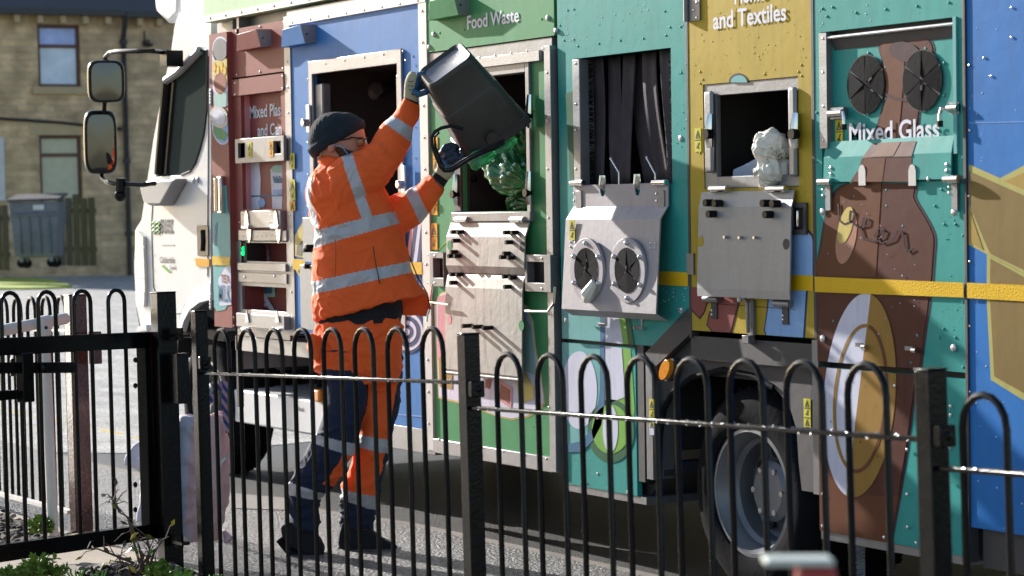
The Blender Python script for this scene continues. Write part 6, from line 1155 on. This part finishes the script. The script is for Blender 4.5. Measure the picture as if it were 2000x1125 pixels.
# tip the base a little towards the camera so that the pale underside shows
tilt = Matrix.Rotation(math.radians(-44), 3, A_); E2 = tilt @ E_; D2 = tilt @ D_
if (-E2).dot(FWD) > (-E_).dot(FWD) : tilt = Matrix.Rotation(math.radians(44), 3, A_); E2 = tilt @ E_; D2 = tilt @ D_
c0 = W(868, 124, ZC - .06)
def cc(a, d, e): return c0 + A_ * a + D2 * d + E2 * e
def rrect(hw, hd, r, e, n=6, ca=0):
    out = []
    for sx, sy, a0 in ((1, 1, 0), (-1, 1, 90), (-1, -1, 180), (1, -1, 270)):
        for k in range(n + 1): a = math.radians(a0 + 90 * k / n); out.append(cc(sx * (hw - r) + r * math.cos(a), sy * (hd - r) + r * math.sin(a), e))
    return out
b = MB(); prof = [(.085, .08, .03, .012), (.094, .088, .032, .004), (.104, .098, .034, .0), (.11, .104, .036, .006), (.114, .108, .036, .02), (.128, .12, .036, .15), (.131, .123, .036, .155), (.134, .126, .036, .16), (.15, .138, .036, .345), (.158, .146, .038, .35), (.16, .148, .038, .385), (.152, .140, .036, .388), (.148, .136, .034, .36), (.11, .10, .03, .03)]
rings = [rrect(*p) for p in prof]; n = len(rings[0]); vs = [v for r_ in rings for v in r_]; b.add(vs, [(i * n + k, i * n + (k + 1) % n, (i + 1) * n + (k + 1) % n, (i + 1) * n + k) for i in range(len(rings) - 1) for k in range(n)], 'bin'); o = len(prof)
b.add(rings[0], [tuple(range(n))], 'binbase'); b.add(rings[-1], [tuple(range(n))], 'bin')
for i in range(14): b.cbar(cc(.131 + .002, -.05 + .0 * i, .19 + i * .009), cc(.134, .05, .19 + i * .009), .003, E2, 'binbase', .002)
b.build('bucket', bc, ang=50)
b = MB(); b.cyl(cc(-.02, -.150, .33), cc(-.02, -.165, .33), .028, 'bin', 20); b.build('pivot', bc); b = MB(); b.cyl(cc(-.02, .150, .33), cc(-.02, .165, .33), .028, 'bin', 20); b.build('pivot', bc)
HP = [(895, 305), (885, 322), (872, 334), (860, 328), (850, 305), (843, 280), (845, 262), (855, 252), (870, 252)]
b = MB(); b.tube([W(x, y, ZC - .14) for x, y in ((985, 278), (965, 290), (940, 300), (915, 312), (895, 326), (880, 334), (868, 334), (860, 326), (852, 306), (844, 284), (843, 268), (850, 257), (862, 250), (880, 246), (905, 252))], .0075, 'black', 8); b.tube([W(x, y, ZC - .125) for x, y in ((985, 272), (940, 294), (905, 312), (880, 328), (868, 328), (862, 318), (850, 286), (849, 268), (858, 258))], .005, 'black', 6); b.build('handle', bc)

# ------------------------------------------------------------------ bags
def film_bag(name, pts, rad, flat, mt, label, cat, seed, group=None, fold=.3):
    """thin plastic bag: a tube of film along pts, gathered where the radius is small, with long creases running into the gathers"""
    b = MB(); n = 120; K = 70; P = [Vector(p) for p in pts]; m = len(P) - 1; vs = []
    for i in range(K + 1):
        t = i / K * m; k = min(int(t), m - 1); f = t - k; g = lambda L, a: L[max(0, min(m, a))]
        cr = lambda a, b_, c, d: .5 * ((2 * b_) + (c - a) * f + (2 * a - 5 * b_ + 4 * c - d) * f * f + (3 * b_ - a - 3 * c + d) * f ** 3)
        c = cr(g(P, k - 1), g(P, k), g(P, k + 1), g(P, k + 2)); r = max(.002, cr(g(rad, k - 1), g(rad, k), g(rad, k + 1), g(rad, k + 2))); d = (g(P, k + 1) - g(P, k)).normalized(); u = d.cross(FWD).normalized(); v = d.cross(u)
        for q in range(n):
            a = 2 * math.pi * q / n; ca, sa = math.cos(a), math.sin(a); s_ = seed * 3.3
            w1 = 1 - 2 * abs(noise.noise(Vector((ca * 2.6 + s_, sa * 2.6, t * .55)))); w2 = 1 - 2 * abs(noise.noise(Vector((ca * 7 + s_, sa * 7, t * 1.1)))); w3 = noise.noise(Vector((ca * 1.5, sa * 1.5 + s_, t * 1.6)))
            rr = r * (1 + fold * (.7 * w1 + .2 * w2 - .45) + .25 * w3); vs.append(c + u * ca * rr + v * sa * rr * flat)
    b.add(vs, [(i * n + q, i * n + (q + 1) % n, (i + 1) * n + (q + 1) % n, (i + 1) * n + q) for i in range(K) for q in range(n)] + [tuple(range(n))[::-1], tuple(K * n + q for q in range(n))], mt)
    o = b.build(name, None, ang=180); return tag(o, label, cat, group)
GB = 'green food bags'
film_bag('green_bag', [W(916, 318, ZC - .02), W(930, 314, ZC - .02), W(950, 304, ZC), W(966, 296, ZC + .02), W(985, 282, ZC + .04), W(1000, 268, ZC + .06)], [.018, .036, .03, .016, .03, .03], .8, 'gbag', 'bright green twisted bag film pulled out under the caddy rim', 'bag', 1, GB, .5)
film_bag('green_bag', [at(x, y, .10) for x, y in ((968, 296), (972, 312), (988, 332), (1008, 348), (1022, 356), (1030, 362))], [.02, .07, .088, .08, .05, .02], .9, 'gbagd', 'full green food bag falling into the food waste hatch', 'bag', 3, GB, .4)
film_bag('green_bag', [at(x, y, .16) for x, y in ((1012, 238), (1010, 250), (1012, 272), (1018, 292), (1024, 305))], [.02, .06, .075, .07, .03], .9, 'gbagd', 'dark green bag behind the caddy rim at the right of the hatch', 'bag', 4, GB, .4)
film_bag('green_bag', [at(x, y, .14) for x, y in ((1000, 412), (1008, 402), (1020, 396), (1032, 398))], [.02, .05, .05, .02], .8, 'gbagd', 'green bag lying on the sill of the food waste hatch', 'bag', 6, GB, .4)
b = MB(); b.tube([at(922, 345, .05), at(934, 385, .12), at(950, 408, .2)], [.02, .014, .012], 'rubber', 8); b.tube([at(912, 340, .05), at(935, 372, .1), at(947, 405, .16)], .007, 'chrome', 6); tag(b.build('flexible_duct'), 'thin dark hose with a bright edge inside the food waste hatch', 'hose')
Yb = .0
film_bag('white_bag', [at(x, y, Yb) for x, y in ((1514, 362), (1510, 350), (1512, 332), (1507, 316), (1508, 300), (1512, 284), (1518, 273), (1524, 266))], [.03, .058, .062, .050, .062, .066, .048, .012], .85, 'wbag', 'crumpled white plastic bag in the ochre textiles hatch', 'bag', 2, None, .34)
b = MB(); q = at(1512, 300, -.03); b.prism([(q.x - .05, q.z + .02), (q.x - .01, q.z + .035), (q.x + .02, q.z + .0), (q.x - .03, q.z - .015)], -.055, -.03, 'ink') if 0 else None
b = MB(); P = [(1425, 357), (1432, 332), (1480, 305), (1505, 330), (1500, 357)]; pp = [at(x, y, .035 + .012 * i) for i, (x, y) in enumerate(P)]; b.add(pp + [p + Vector((0, .10, 0)) for p in pp], [tuple(range(5)), tuple(range(5, 10))[::-1]] + [(i, (i + 1) % 5, 5 + (i + 1) % 5, 5 + i) for i in range(5)], 'bluecl'); tag(b.fuse('folded_cloth', None, .006, 4, lambda v, n: .008 * noise.noise(v * 14)), 'pale blue folded cloth behind the white bag in the textiles hatch', 'cloth')
